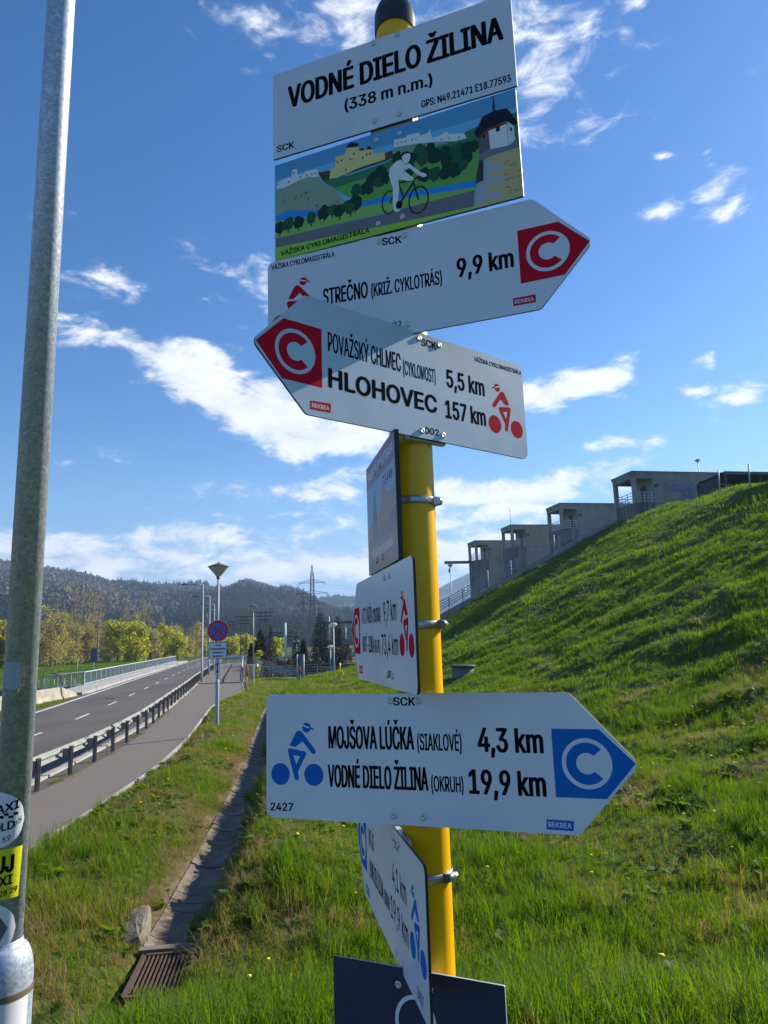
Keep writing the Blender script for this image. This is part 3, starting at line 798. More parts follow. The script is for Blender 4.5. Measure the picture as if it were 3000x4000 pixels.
# ---- place name panel
p = PT = Panel(.3578, 1.0421, -.0062)
def tq(a, b): return PT.loc(z1(a, b))
W_, H_ = .4865, .1922
p.make([(-W_/2, -H_/2), (W_/2, -H_/2), (W_/2, H_/2), (-W_/2, H_/2)], .002, WHITE, 'white rectangular panel reading VODNÉ DIELO ŽILINA (338 m n.m.) at the top of the post')
p.text('VODNÉ DIELO ŽILINA', tq(152, 500), tq(1141, 180), tq(135, 410), bold=.05)
p.text('(338 m n.m.)', tq(413, 513), tq(815, 393), tq(413, 462), bold=.05)
p.text('GPS: N49.21471 E18.77593', tq(767, 499), tq(1180, 377), tq(766, 467), bold=.045)
p.text('SCK', tq(98, 704), tq(176, 683), tq(98, 676), bold=.055)
for q in ((543, 203), (653, 161), (549, 562), (662, 527)): p.rivet(tq(*q))
bracket(p, .20, .085)
# ---- picture panel
p = PP = Panel(.382, .8329, -.0056)
W_, H_ = .4835, .2085
PICBASE = pmat('picture_sky', (.12, .38, .66), .5, spec=.15)
p.make([(-W_/2, -H_/2), (W_/2, -H_/2), (W_/2, H_/2), (-W_/2, H_/2)], .002, PICBASE, 'printed picture panel of a white cyclist riding past castles, trees and a river')
def q5(a, b):
    v = PP.loc(zp(a, b)); return np.clip(v, (-W_/2+.0005, -H_/2+.0005), (W_/2-.0005, H_/2-.0005))
CACHE = {}
def cm(c):
    if c not in CACHE: CACHE[c] = pmat('print_%02d' % len(CACHE), c, .5, spec=.15)
    return CACHE[c]
def pic(pts, c): p.poly('printed_shape', [q5(*t) for t in pts], cm(tuple(min(.85, round(q*1.3, 3)) for q in c)))
def blob(x, y, r, c, k):
    rr = random.Random(k); n = 14
    pts = []
    for i in range(n):
        a = 2*math.pi*i/n; q = r*(1+.16*rr.uniform(-1, 1))
        pts.append((x+q*math.cos(a)*.88, y+q*math.sin(a)-.27*q*math.cos(a)))
    pic(pts, c)
SKYL = (.15, .42, .66)
pic([(40, 640), (800, 400), (1530, 190), (1580, 735), (42, 1135)], SKYL)
pic([(300, 590), (345, 655), (420, 700), (560, 770), (1300, 640), (1550, 430), (1536, 215), (1290, 305), (1000, 440), (790, 490), (720, 530), (480, 612)], (.045, .18, .085))
pic([(305, 590), (420, 572), (760, 455), (790, 490), (720, 522), (370, 640), (330, 640)], (.09, .062, .03))
pic([(400, 690), (560, 780), (1300, 650), (1300, 410), (760, 570)], (.13, .34, .075))
pic([(375, 630), (380, 568), (410, 560), (412, 495), (470, 478), (482, 440), (555, 425), (555, 452), (640, 430), (645, 480), (715, 460), (718, 510), (560, 560), (420, 625)], (.72, .54, .22))
pic([(476, 440), (488, 418), (510, 403), (556, 412), (550, 432)], (.02, .022, .03))
pic([(552, 458), (575, 437), (598, 452)], (.02, .025, .05)); pic([(594, 450), (622, 425), (645, 446)], (.02, .025, .05))
for (x, y) in ((420, 520), (445, 512), (500, 505), (520, 470), (575, 495), (600, 475), (622, 470), (470, 570)):
    pic([(x, y), (x+9, y-3), (x+9, y+9), (x, y+12)], (.05, .04, .03))
pic([(45, 690), (60, 650), (110, 625), (142, 618), (145, 572), (175, 568), (178, 605), (215, 598), (225, 585), (300, 568), (306, 615), (240, 628), (150, 668), (95, 688)], (.64, .65, .67))
for (x, y) in ((150, 590), (192, 615), (230, 605), (262, 597), (285, 590), (120, 645)):
    pic([(x, y), (x+8, y-2), (x+8, y+10), (x, y+12)], (.10, .11, .12))
pic([(43, 862), (45, 702), (95, 685), (200, 632), (245, 618), (306, 620), (350, 665), (400, 682), (430, 720), (465, 765), (440, 800), (300, 832), (120, 828)], (.27, .33, .235))
for k in range(26):
    rr = random.Random(k+40); x = rr.uniform(70, 420); y = 700+rr.uniform(0, 120)+(60 if x > 360 else 0)-max(0, 120-abs(x-230))*.2
    pic([(x, y), (x+rr.uniform(8, 22), y-rr.uniform(2, 10)), (x+rr.uniform(5, 20), y+rr.uniform(8, 20))], random.Random(k).choice([(.25, .30, .21), (.13, .17, .11)]))
pic([(772, 440), (775, 388), (800, 384), (850, 375), (852, 362), (930, 345), (935, 365), (985, 345), (995, 318), (1008, 380), (1060, 362), (1100, 338), (1112, 356), (1150, 352), (1205, 348), (1222, 380), (1150, 398), (1020, 402), (900, 417)], (.66, .68, .70))
for (x, y) in ((790, 410), (815, 400), (840, 398), (880, 385), (905, 380), (1060, 382), (1110, 375), (1170, 370)):
    pic([(x, y), (x+8, y-2), (x+8, y+9), (x, y+11)], (.16, .18, .20))
pic([(760, 472), (772, 438), (900, 415), (1020, 402), (1120, 405), (1010, 440), (850, 482), (790, 490)], (.22, .28, .24))
T1, T2 = (.014, .045, .024), (.022, .09, .045)
for k, (x, y, r) in enumerate([(930, 460, 45), (995, 455, 45), (880, 505, 40), (950, 505, 45), (1030, 490, 50), (1090, 470, 45), (1160, 460, 50), (1220, 440, 45), (1265, 430, 38), (840, 520, 35), (790, 500, 35), (1100, 520, 45), (1170, 510, 45), (1225, 495, 40), (960, 605, 45), (1025, 600, 45), (1090, 590, 45), (1150, 575, 45), (1200, 545, 35), (690, 590, 45), (640, 632, 42), (685, 645, 38), (722, 625, 38), (590, 692, 38), (540, 702, 38), (622, 698, 28), (870, 580, 40)]):
    blob(x, y, r, T1 if (k*7) % 3 else T2, k)
pic([(44, 862), (120, 826), (312, 824), (312, 852), (90, 887), (45, 892)], (.025, .24, .68))
pic([(560, 780), (700, 742), (1275, 640), (1280, 682), (900, 742), (560, 808)], (.025, .24, .68))
pic([(45, 890), (90, 885), (310, 850), (560, 806), (900, 740), (1280, 680), (1275, 702), (950, 782), (45, 1002)], (.24, .43, .10))
pic([(45, 1000), (700, 850), (1270, 700), (1265, 802), (1000, 862), (45, 1057)], (.16, .15, .175))
pic([(45, 1055), (1000, 860), (1268, 800), (1268, 826), (42, 1145)], (.30, .50, .06))
pic([(1365, 490), (1560, 430), (1582, 740), (1265, 815), (1290, 660), (1330, 510)], (.50, .39, .19))
for k in range(18):
    rr = random.Random(k+90); x = rr.uniform(1440, 1555); y = rr.uniform(500, 720)
    pic([(x, y), (x+rr.uniform(12, 26), y-4), (x+rr.uniform(12, 24), y+4), (x+2, y+7)], (.29, .22, .105))
for st_ in ([(1330, 515), (1368, 508), (1375, 552), (1332, 566)], [(1375, 548), (1445, 530), (1448, 568), (1372, 588)], [(1328, 572), (1370, 560), (1370, 640), (1318, 655)], [(1370, 628), (1445, 608), (1445, 648), (1368, 668)], [(1300, 662), (1350, 650), (1352, 700), (1290, 720)], [(1352, 720), (1440, 698), (1438, 738), (1350, 762)], [(1284, 728), (1346, 712), (1346, 768), (1276, 795)]):
    pic(st_, (.36, .37, .43))
pic([(1295, 372), (1355, 320), (1367, 448), (1350, 470), (1300, 480)], (.13, .11, .12))
pic([(1355, 320), (1470, 275), (1478, 430), (1367, 448)], (.66, .65, .66)); pic([(1472, 275), (1512, 288), (1522, 390), (1480, 430)], (.58, .58, .60))
pic([(1300, 482), (1367, 448), (1478, 427), (1552, 385), (1552, 432), (1365, 492), (1312, 518)], (.17, .175, .20))
pic([(1268, 348), (1300, 290), (1318, 248), (1390, 212), (1470, 195), (1500, 230), (1537, 285), (1512, 302), (1470, 276), (1355, 316), (1290, 377)], (.016, .017, .026))
pic([(1290, 377), (1355, 317), (1470, 277), (1470, 290), (1358, 334), (1300, 388)], (.15, .05, .025))
pic([(1380, 212), (1384, 152), (1380, 116), (1386, 116), (1391, 152), (1397, 210)], (.02, .02, .04))
for w_ in ([(1401, 312), (1426, 304), (1428, 334), (1403, 342)], [(1488, 312), (1500, 315), (1502, 338), (1490, 334)], [(1322, 358), (1334, 350), (1336, 375), (1324, 382)]): pic(w_, (.02, .02, .025))
pic([(1276, 662), (1290, 560), (1300, 515), (1325, 528), (1326, 640)], (.045, .045, .06))
for k, (x, y, r) in enumerate([(68, 930, 38), (120, 908, 40), (186, 898, 38), (262, 872, 36), (342, 838, 44), (395, 822, 33), (438, 826, 40), (482, 795, 35), (532, 780, 46), (505, 815, 32)]):
    blob(x, y, r, T1 if k % 2 == 0 else T2, k+60)
    pic([(x-3, y+r*.8), (x+4, y+r*.8-1), (x+4, y+r+16), (x-3, y+r+17)], (.03, .025, .018))
def ring(cx, cy, rx, ry, w, c):
    h = p.nexto(); n = 40; v = []; f = []
    for i in range(n):
        a_ = 2*math.pi*i/n
        for k in (1, 0):
            q = q5(cx+(rx-w*(1-k))*math.cos(a_), cy+(ry-w*(1-k))*math.sin(a_)-.27*(rx-w*(1-k))*math.cos(a_)); v.append((q[0], q[1], h))
    for i in range(n):
        j = (i+1) % n; f.append((2*i, 2*i+1, 2*j+1, 2*j))
    mesh_obj('printed_shape', v, f, cm(c), p.o)
def stroke(a_, b_, w, c):
    a_ = np.array(a_, float); b_ = np.array(b_, float); d = b_-a_; d /= np.linalg.norm(d); n = np.array([-d[1], d[0]])*w/2
    pic([tuple(a_-n), tuple(b_-n), tuple(b_+n), tuple(a_+n)], c)
INK = (.012, .013, .02)
ring(746, 775, 49, 73, 7, INK); ring(925, 760, 63, 85, 8, INK)
for a_, b_, w in (((805, 655), (893, 636), 8), ((890, 640), (925, 760), 9), ((892, 655), (808, 785), 9), ((746, 776), (808, 786), 7), ((806, 660), (748, 775), 7), ((800, 655), (830, 740), 8), ((888, 640), (930, 612), 8), ((930, 612), (962, 622), 7)):
    stroke(a_, b_, w, INK)
pic([(812, 500), (822, 472), (850, 460), (880, 470), (884, 495), (862, 545), (850, 558), (835, 548)], INK)
BW = (.74, .74, .78)
pic([(822, 495), (840, 476), (868, 474), (876, 486), (872, 512), (858, 535), (842, 540), (826, 520)], BW)
pic([(815, 512), (845, 545), (835, 580), (880, 615), (897, 624), (893, 640), (855, 645), (800, 634), (806, 690), (796, 786), (816, 820), (800, 836), (774, 832), (766, 785), (766, 690), (742, 610), (748, 565), (785, 525)], BW)
pic([(838, 548), (866, 535), (935, 588), (972, 600), (976, 614), (955, 622), (918, 606), (868, 565), (842, 580)], BW)
ring(805, 792, 20, 26, 24, INK)
p.text('VÁŽSKA CYKLOMAGISTRÁLA', q5(76, 1107), q5(622, 961), q5(72, 1080), cm((.02, .035, .012)), bold=.05)
for q in ((662, 392), (810, 348), (676, 907), (826, 863)): p.rivet(PP.loc(zp(*q)))
bracket(p, .20, .085)
# ---- panels seen nearly edge-on, facing left
p = PR_ = Panel(1.3779, .2317, -.0471)
W_, H_ = .2813, .2145
PICSKY = pmat('poster_sky', (.26, .40, .50), .34, spec=.25)
p.make([(-W_/2, -H_/2), (W_/2, -H_/2), (W_/2, H_/2), (-W_/2, H_/2)], .002, PICSKY, 'small picture panel seen nearly edge-on, mauve band over red mountains', thick=.008)
def R4(a, b): return (-W_/2+a*W_, -H_/2+b*H_)
p.poly('printed_shape', [R4(.005, .78), R4(.995, .78), R4(.995, .995), R4(.005, .995)], pmat('poster_mauve', (.34, .10, .14), .34, spec=.25))
p.poly('printed_shape', [R4(.005, .005), R4(.995, .005), R4(.995, .62), R4(.85, .56), R4(.7, .6), R4(.58, .70), R4(.5, .52), R4(.4, .45), R4(.2, .47), R4(.005, .38)], pmat('poster_peak', (.48, .20, .16), .34, spec=.25))
p.poly('printed_shape', [R4(.005, .005), R4(.995, .005), R4(.995, .42), R4(.7, .36), R4(.5, .40), R4(.25, .33), R4(.005, .30)], pmat('poster_ridge', (.30, .13, .15), .34, spec=.25))
p.poly('printed_shape', [R4(.22, .30), R4(.34, .26), R4(.40, .38), R4(.36, .55), R4(.33, .70), R4(.29, .72), R4(.26, .58), R4(.2, .45)], pmat('poster_rider', (.10, .09, .16), .34, spec=.25))
p.poly('printed_shape', [R4(.005, .005), R4(.995, .005), R4(.995, .24), R4(.005, .24)], pmat('poster_ground', (.36, .20, .19), .34, spec=.25))
p.text('RAJECKÁ CYKLOTRASA', np.array(R4(.06, .85)), np.array(R4(.94, .85)), np.array(R4(.06, .93)), WHITE, .02)
p.text('73,4 km', np.array(R4(.62, .66)), np.array(R4(.92, .66)), np.array(R4(.62, .74)), REDP, .02)
p.text('TERCHOVSKÝ BUDZOGÁŇ', np.array(R4(.15, .13)), np.array(R4(.85, .13)), np.array(R4(.15, .19)), WHITE, .015)
for q in (R4(.32, .87), R4(.52, .87), R4(.32, .09), R4(.52, .09)): p.rivet(np.array(q))
bracket(p, .185, .10)
p = PA = Panel(1.3658, .0206, -.1182)
p.make(arrow_outline(-1), .013, WHITE, 'white arrow panel seen nearly edge-on above the blue cyclist panel, red cyclist, 9,7 km and 73,4 km')
icon(p, REDP, WHITE, -1); clogo(p, REDP, WHITE, -1)
mq = lambda a, b: np.array([-bq(a, b)[0], bq(a, b)[1]])
def L2(x, y): return np.array([-.3+x, -.1+y])
p.text('ATC VARÍN', L2(.150, .112), L2(.262, .112), L2(.150, .143), bold=.018)
p.text('(CYKLOTRASA)', L2(.272, .112), L2(.345, .112), L2(.272, .137), bold=.02)
p.text('9,7 km', L2(.375, .110), L2(.478, .110), L2(.375, .144), bold=.018)
p.text('NOVOŤ - GLINKA', L2(.150, .056), L2(.272, .056), L2(.150, .087), bold=.018)
p.text('(HR. PR.)', L2(.279, .056), L2(.335, .056), L2(.279, .079), bold=.02)
p.text('73,4 km', L2(.350, .054), L2(.482, .054), L2(.350, .088), bold=.018)
p.text('000', L2(.40, .016), L2(.425, .016), L2(.40, .028), bold=.03)
rekrea(p, [L2(.10, .012), L2(.142, .012), L2(.142, .027), L2(.10, .027)], REDP)
for q in ((.392, .185), (.433, .185), (.392, .020), (.433, .020)): p.rivet(L2(*q))
bracket(p, .19, .09)
p = PM = Panel(1.372, -.402, -.112)
p.make(arrow_outline(-1), .013, WHITE, 'white arrow panel seen nearly edge-on below the blue cyclist panel, blue cyclist, 4,1 km and 19,9 km')
icon(p, BLUEP, WHITE, -1); clogo(p, BLUEP, WHITE, -1)
p.text('SCK', L2(.40, .172), L2(.43, .172), L2(.40, .184), bold=.03)
p.text('MOJŠ', L2(.150, .112), L2(.205, .112), L2(.150, .143), bold=.018)
p.text('4,1 km', L2(.375, .110), L2(.478, .110), L2(.375, .144), bold=.018)
p.text('VODNÉ DIELO ŽILINA', L2(.150, .056), L2(.290, .056), L2(.150, .087), bold=.018)
p.text('(OKRUH)', L2(.297, .056), L2(.345, .056), L2(.297, .079), bold=.02)
p.text('19,9 km', L2(.355, .054), L2(.482, .054), L2(.355, .088), bold=.018)
p.text('2427', L2(.53, .012), L2(.565, .012), L2(.53, .026), bold=.03)
rekrea(p, [L2(.10, .012), L2(.142, .012), L2(.142, .027), L2(.10, .027)], BLUEP)
for q in ((.392, .185), (.433, .185), (.392, .014), (.433, .014)): p.rivet(L2(*q))
bracket(p, .19, .09)
# ---- dark panel at the bottom
p = PD = Panel(.43, -.4918-.12, -.0068)
W_, H_ = .279, .24
p.make([(-W_/2, -H_/2), (W_/2, -H_/2), (W_/2, H_/2), (-W_/2, H_/2)], .002, DARKBLUE, 'dark navy panel with a white ring at the foot of the signs', thick=.003, edge=pmat('panel_edge_grey', (.42, .45, .48), .5))
cq = PD.loc(z5(781, 1560))
h_ = p.nexto(); v = []; f = []
for i in range(48):
    a_ = 2*math.pi*i/48
    for r_ in (.028, .0335): v.append((cq[0]+r_*math.cos(a_), cq[1]+r_*1.12*math.sin(a_), h_))
for i in range(48):
    j = (i+1) % 48; f.append((2*i, 2*i+1, 2*j+1, 2*j))
mesh_obj('printed_shape', v, f, WHITE, p.o)
for q in ((657, 1282), (886, 1320)): p.rivet(PD.loc(z5(*q)))
bracket(p, .22)
# ---- worm-drive hose clamps on the post
def clamp(zc, az, kind):
    e = MB(); c = post_at(zc); n = 48
    ringv = []
    rr = .0392
    prof = [(rr, -.006), (rr+.0012, -.0062), (rr+.0012, .0062), (rr, .006)]
    e.lathe(c, prof, n)
    d = np.array([math.cos(az), math.sin(az), 0]); tt = np.array([-d[1], d[0], 0])
    for k in range(64):   # thread slots pressed into the band
        a_ = 2*math.pi*k/64; q = c+np.array([math.cos(a_), math.sin(a_), 0])*(rr+.0012)
        e.box((q[0], q[1], q[2]), (.0008, .0018, .0085), a_)
    o = e.build('hose_clamp', STEEL, signpost)
    s_ = MB()
    b0 = c+d*(rr+.006)
    s_.tube([b0-tt*.011, b0+tt*.004], [.0062, .0068], 12)
    s_.tube([b0+tt*.004, b0+tt*.014], [.0052, .0050], 6, smooth=False)
    s_.box(tuple(c+d*(rr+.002)-tt*.003), (.006, .018, .0135), az)
    sc_ = s_.build('clamp_screw', STEEL, o)
    return o
for (py, azd) in ((1953, -14), (2440, -20), (3432, -38)):
    clamp(float(yp(1640, py, 1.17)[2]), rad(azd), 0)

# ------------------------------------------------------------------ galvanised lamp post beside the viewer
LP = np.array([-.9307, 1.8])
LGZ = float(height(LP[0], LP[1]))
zneck0 = float(yp(40, 3665, 1.8)[2]); zneck1 = float(yp(40, 3830, 1.8)[2])
lamp_near = thing('lamp_post', 'tall galvanised lamp post with taxi stickers at the left edge', 'lamp post', (LP[0], LP[1], LGZ))
LR0, LR1 = .0385, .066
m = MB(); m.tube([(LP[0], LP[1], zneck0-.02), (LP[0], LP[1], 5.2)], LR0, 40); m.build('pole', GALV, lamp_near)
m = MB(); hz = zneck0-zneck1
prof = [(LR1, LGZ-.4-zneck1), (LR1, 0)]+[(LR0*1.06+(LR1-LR0*1.06)*math.cos(a_), hz*.86*math.sin(a_)) for a_ in np.linspace(.1, math.pi/2, 10)]+[(LR0*1.05, hz*.97), (LR0*.99, hz)]
m.lathe((LP[0], LP[1], zneck1), prof, 40); m.build('base_tube', GALV, lamp_near)
m = MB(); m.lathe((LP[0], LP[1], zneck1-.018), [(LR1+.0015, -.007), (LR1+.002, 0), (LR1+.0015, .007)], 40); m.build('band', pmat('band_brass', (.16, .13, .08), .6, .3), lamp_near)
FACE_A = math.atan2(-LP[1], -LP[0])        # angle of the normal that faces the viewer
def on_pole(u, z, r): # u metres to the right as seen by the viewer, along the arc
    a_ = FACE_A+u/r
    return (LP[0]+r*math.cos(a_), LP[1]+r*math.sin(a_), z)
def sticker(pts_uv, r, mat, name='sticker', label=None, dr=.0006):
    # fan of thin strips so the sheet follows the tube
    us_ = [q[0] for q in pts_uv]; lo, hi = min(us_), max(us_); n = 22; v = []; f = []
    P_ = pts_uv+[pts_uv[0]]
    for i in range(n+1):
        u = lo+(hi-lo)*(i+.0001 if i == 0 else (i-.0001 if i == n else i))/n; zs_ = []
        for (a_, b_) in zip(P_[:-1], P_[1:]):
            if (a_[0]-u)*(b_[0]-u) <= 0 and abs(a_[0]-b_[0]) > 1e-9: zs_.append(a_[1]+(b_[1]-a_[1])*(u-a_[0])/(b_[0]-a_[0]))
        if not zs_: zs_ = [P_[0][1]]
        v += [on_pole(u, min(zs_), r+dr), on_pole(u, max(zs_), r+dr)]
    for i in range(n): f.append((2*i, 2*i+2, 2*i+3, 2*i+1))
    off = origin(lamp_near)
    o = mesh_obj(name, [tuple(np.array(q)-np.array(off)) for q in v], f, mat, lamp_near, True)
    if label: o['label'] = label
    return o
def pole_text(body, u0, u1, z0, cap, r, mat, parent, bold=.04, tilt=0., dr=.0011):
    v, f = text_geom(body, bold); x0, x1 = v[:, 0].min(), v[:, 0].max(); off = origin(lamp_near)
    Q = [(u0+(q[0]-x0)/(x1-x0)*(u1-u0), z0+q[1]/CAPH*cap+tilt*(u0+(q[0]-x0)/(x1-x0)*(u1-u0))) for q in v]
    V, F_ = embolden(Q, f, bold*1.1*cap, lambda q, k: tuple(np.array(on_pole(q[0], q[1], r+dr+k*6e-6))-np.array(off)))
    return mesh_obj('lettering', V, F_, mat, parent)
def zpx(y): return float(yp(60, y, 1.8)[2])
zc = zpx(3188); uc = -.034
s1 = sticker([(uc+.063*math.cos(a_), zc+.063*math.sin(a_)) for a_ in np.linspace(0, 2*math.pi, 40)[:-1]], LR0, STK_W, label='round white taxi sticker')
pole_text('TAXI', -.056, .014, zc+.022, .019, LR0, BLACKP, s1, .05, .25)
pole_text('GOLD', -.060, .006, zc-.020, .018, LR0, BLACKP, s1, .05, .2)
pole_text('59', -.018, -.001, zc-.045, .012, LR0, BLACKP, s1, .01, .3); pole_text('95', .004, .022, zc-.026, .013, LR0, BLACKP, s1, .01, .9)
for i in range(6):
    for j in range(2):
        if (i+j) % 2 == 0:
            o = sticker([(-.05+i*.0105, zc+.004+j*.006), (-.0395+i*.0105, zc+.004+j*.006), (-.0395+i*.0105, zc+.010+j*.006), (-.05+i*.0105, zc+.010+j*.006)], LR0, BLACKP, 'check', dr=.0011)
            o.parent = s1
za, zb_ = zpx(3300), zpx(3494)
s2 = sticker([(-.075, zb_-.004), (.026, zb_+.003), (.029, za+.003), (-.075, za-.004)], LR0, STK_Y, label='lime yellow taxi sticker')
pole_text('JUJ', -.050, .008, za-.050, .036, LR0, BLACKP, s2, .06, .12); pole_text('TAXI', -.055, .008, za-.078, .020, LR0, BLACKP, s2, .05, .15)
pole_text('0907 28 29', -.060, .021, za-.100, .012, LR0, BLACKP, s2, .03, .2)
zc3 = zpx(3605)
s3 = sticker([(-.040+.062*math.cos(a_), zc3+.058*math.sin(a_)) for a_ in np.linspace(0, 2*math.pi, 36)[:-1]], LR0, STK_W, label='round white sticker with a grey shape')
o = sticker([(-.07, zc3-.026), (-.01, zc3-.026), (.004, zc3+.002), (-.012, zc3+.026), (-.07, zc3+.026)], LR0, STK_G, 'printed_shape', dr=.0011); o.parent = s3
ztop = zneck1-.026
s4 = sticker([(-.09, ztop-.20), (.062, ztop-.20), (.066, ztop+.010), (-.09, ztop-.004)], LR1, STK_W, label='white label with a red arc on the base tube')
arc = [(-.035+.062*math.cos(a_), ztop-.088+.062*math.sin(a_)) for a_ in np.linspace(rad(32), rad(150), 20)]
arc += [(-.035+.040*math.cos(a_), ztop-.088+.040*math.sin(a_)) for a_ in np.linspace(rad(150), rad(32), 20)]
o = sticker(arc, LR1, pmat('sticker_red', (.55, .02, .03), .3), 'printed_shape', dr=.0011); o.parent = s4
zt = zpx(2640)
sticker([(-.045, zt-.028), (-.004, zt-.034), (.0, zt+.034), (-.045, zt+.036)], LR0, pmat('tape_residue', (.36, .385, .41), .7), 'tape_residue', dr=.0004)
rg = MB()
for k in range(9):
    rr = random.Random(k); u = -.002+rr.uniform(-.004, .010); z = zt+.016-k*.0055
    q = on_pole(u, z, LR0+.002+rr.uniform(0, .003)); q2 = on_pole(u+rr.uniform(.004, .010), z+rr.uniform(-.004, .006), LR0+.003+rr.uniform(0, .004)); q3 = on_pole(u+rr.uniform(-.004, .006), z-rr.uniform(.006, .012), LR0+.001)
    rg.add([q, q2, q3], [(0, 1, 2)])
rg.build('torn_tape', pmat('torn_tape', (.45, .38, .33), .7), lamp_near)

# ------------------------------------------------------------------ drainage trough and grate
chan = thing('drainage_channel', 'drainage channel of dished concrete pieces running along the foot of the grass slope', 'drain', (TRs[0][0], TRs[0][1]+1.2, -3.2))
def dish_mesh(rr):
    prof = [(-.295, .0), (-.29, -.006), (-.20, -.052), (-.10, -.082), (0, -.092), (.10, -.082), (.20, -.052), (.29, -.006), (.295, 0)]
    v = []; f = []
    L_ = .137
    for y in (-L_, L_):
        for (x_, z_) in prof: v.append((x_, y, z_))
        for (x_, z_) in prof: v.append((x_, y, -.15))
    n = len(prof)
    for i in range(n-1):
        f.append((i, i+1, 2*n+i+1, 2*n+i)); f.append((i, n+i, n+i+1, i+1)); f.append((2*n+i, 2*n+i+1, 3*n+i+1, 3*n+i))
    f.append((0, 2*n, 3*n, n)); f.append((n-1, 2*n-1, 4*n-1, 3*n-1))
    me = bpy.data.meshes.new('channel_piece'); me.from_pydata(v, [], f); me.materials.append(TROUGHC)
    return me
DM = dish_mesh(0)
Tq = resample(TRs, .288); off = origin(chan)
for i in range(len(Tq)-1):
    if Tq[i][1] < 8.12 or Tq[i][1] > 45: continue
    o = bpy.data.objects.new('channel_piece', DM); COL.objects.link(o); o.parent = chan
    d = Tq[i+1]-Tq[i-1]; rr = random.Random(i)
    o.location = Vector((Tq[i][0], Tq[i][1], -3.145+rr.uniform(-.009, .009)))-off
    o.rotation_euler = (rr.uniform(-.02, .02), rr.uniform(-.02, .02), math.atan2(-d[0], d[1])+rr.uniform(-.02, .02))
ys_ = np.arange(8.35, 27, .12); cols = 7; SX = np.zeros((len(ys_), cols)); SY = SX.copy()
for i, y_ in enumerate(ys_):
    w_ = .10+.55*max(0, float(fbm(np.array(y_*.75), np.array(2.), 3, 61))-.22)
    x0_ = float(interp_x(TRs, y_))-.28
    for j in range(cols): SX[i, j] = x0_-w_*(cols-1-j)/(cols-1); SY[i, j] = y_
SZ = height(SX, SY)+.018+(fbm(SX*9, SY*9, 3, 6)-.45)*.05
struct(grid_mesh('bare_soil', SX, SY, SZ, SOIL))
gr = thing('drain_grate', 'rusty slotted grate at the near end of the concrete channel', 'grate', (-2.33, 7.55, -3.17))
m = MB(); c0 = np.array([-2.33, 7.55, -3.17])
for sx in (-1, 1): m.box(c0+np.array([sx*.27, 0, 0]), (.04, .92, .05), .12)
for sy in (-1, 1): m.box(c0+np.array([-sy*.054, sy*.44, .001]), (.54, .04, .048), .12)
m.build('grate_frame', GRATEM, gr)
for k in range(11):
    u = -.22+k*.044
    m = MB(); a_ = c0+np.array([u*math.cos(.12)+.03, -.40, .003]); b_ = c0+np.array([u*math.cos(.12)-.13+.05, .40, .003]); m.beam(a_, b_, .016, .03); m.build('bar', GRATEM, gr)
m = MB(); m.box(c0+np.array([0, 0, -.16]), (.6, .95, .03), .12); m.build('sump', pmat('sump_dark', (.03, .026, .022), .9), gr)
m = MB(); m.box(c0+np.array([-.07, .53, .0]), (.66, .10, .10), .12); m.build('head_slab', TROUGHC, gr)
sl = thing('stone_slab', 'tilted pale stone slab half buried in the grass beside the grate', 'stone', (-2.98, 8.35, -3.0))
rr = random.Random(3); m = MB(); nS = 14; rings_ = []
for (k_, z_) in ((1.0, -.10), (1.04, -.02), (.98, .035), (.80, .062), (.35, .070)):
    ring_ = []
    for i in range(nS):
        a_ = 2*math.pi*i/nS; w_ = 1+.10*math.sin(3*a_+1)+rr.uniform(-.05, .05)
        ring_.append((.15*k_*w_*math.copysign(abs(math.cos(a_))**.42, math.cos(a_)), .36*k_*w_*math.copysign(abs(math.sin(a_))**.42, math.sin(a_)), z_+rr.uniform(-.008, .008)))
    rings_.append(ring_)
Rm = Matrix.Rotation(rad(14), 3, 'Z') @ Matrix.Rotation(rad(-16), 3, 'Y') @ Matrix.Rotation(rad(7), 3, 'X')
vS = [tuple(Rm @ Vector(q)+Vector((-2.95, 8.5, -3.06))) for ring_ in rings_ for q in ring_]
fS = [(j*nS+i, j*nS+(i+1) % nS, (j+1)*nS+(i+1) % nS, (j+1)*nS+i) for j in range(4) for i in range(nS)]+[tuple(4*nS+i for i in range(nS))]
m.add(vS, fS, 0, False)
m.build('slab', STONE, sl)

# ------------------------------------------------------------------ guardrail
Gq = resample(GRs[GRs[:, 1] > 12.9], 2.0)
rail = thing('guardrail', 'galvanised steel guardrail on short posts between the road and the cycle path', 'guardrail', (Gq[0][0], Gq[0][1], -3.19))
base_i = np.argmin(np.abs(Gq[:, 1]-17.0)); shift = 17.0-Gq[base_i][1]
go = origin(rail)
POSTM = pmat('guardrail_post', (.13, .12, .105), .7, .2, col2=(.20, .18, .155), vs=5)
pmesh = MB()
pmesh.box((0, 0, .34), (.008, .10, .76)); pmesh.box((-.026, 0, .34), (.052, .008, .76)) ; pmesh.box((.026, -.046, .34), (.05, .007, .76)); pmesh.box((.026, .046, .34), (.05, .007, .76))
PM_ = pmesh.mesh('post', [POSTM])
bm_ = MB(); bm_.box((-.11, 0, .56), (.15, .12, .20)); BM_ = bm_.mesh('spacer', [pmat('guardrail_spacer', (.17, .18, .18), .65, .2)])
W = [(0, -.155), (.012, -.145), (.075, -.105), (.075, -.075), (.01, -.03), (0, 0), (.01, .03), (.075, .075), (.075, .105), (.012, .145), (0, .155)]
def rail_pos(q, d): return q
Gd = np.gradient(Gq, axis=0); Gd /= np.linalg.norm(Gd, axis=1)[:, None]; Gn = np.stack([-Gd[:, 1], Gd[:, 0]], 1)   # to the left
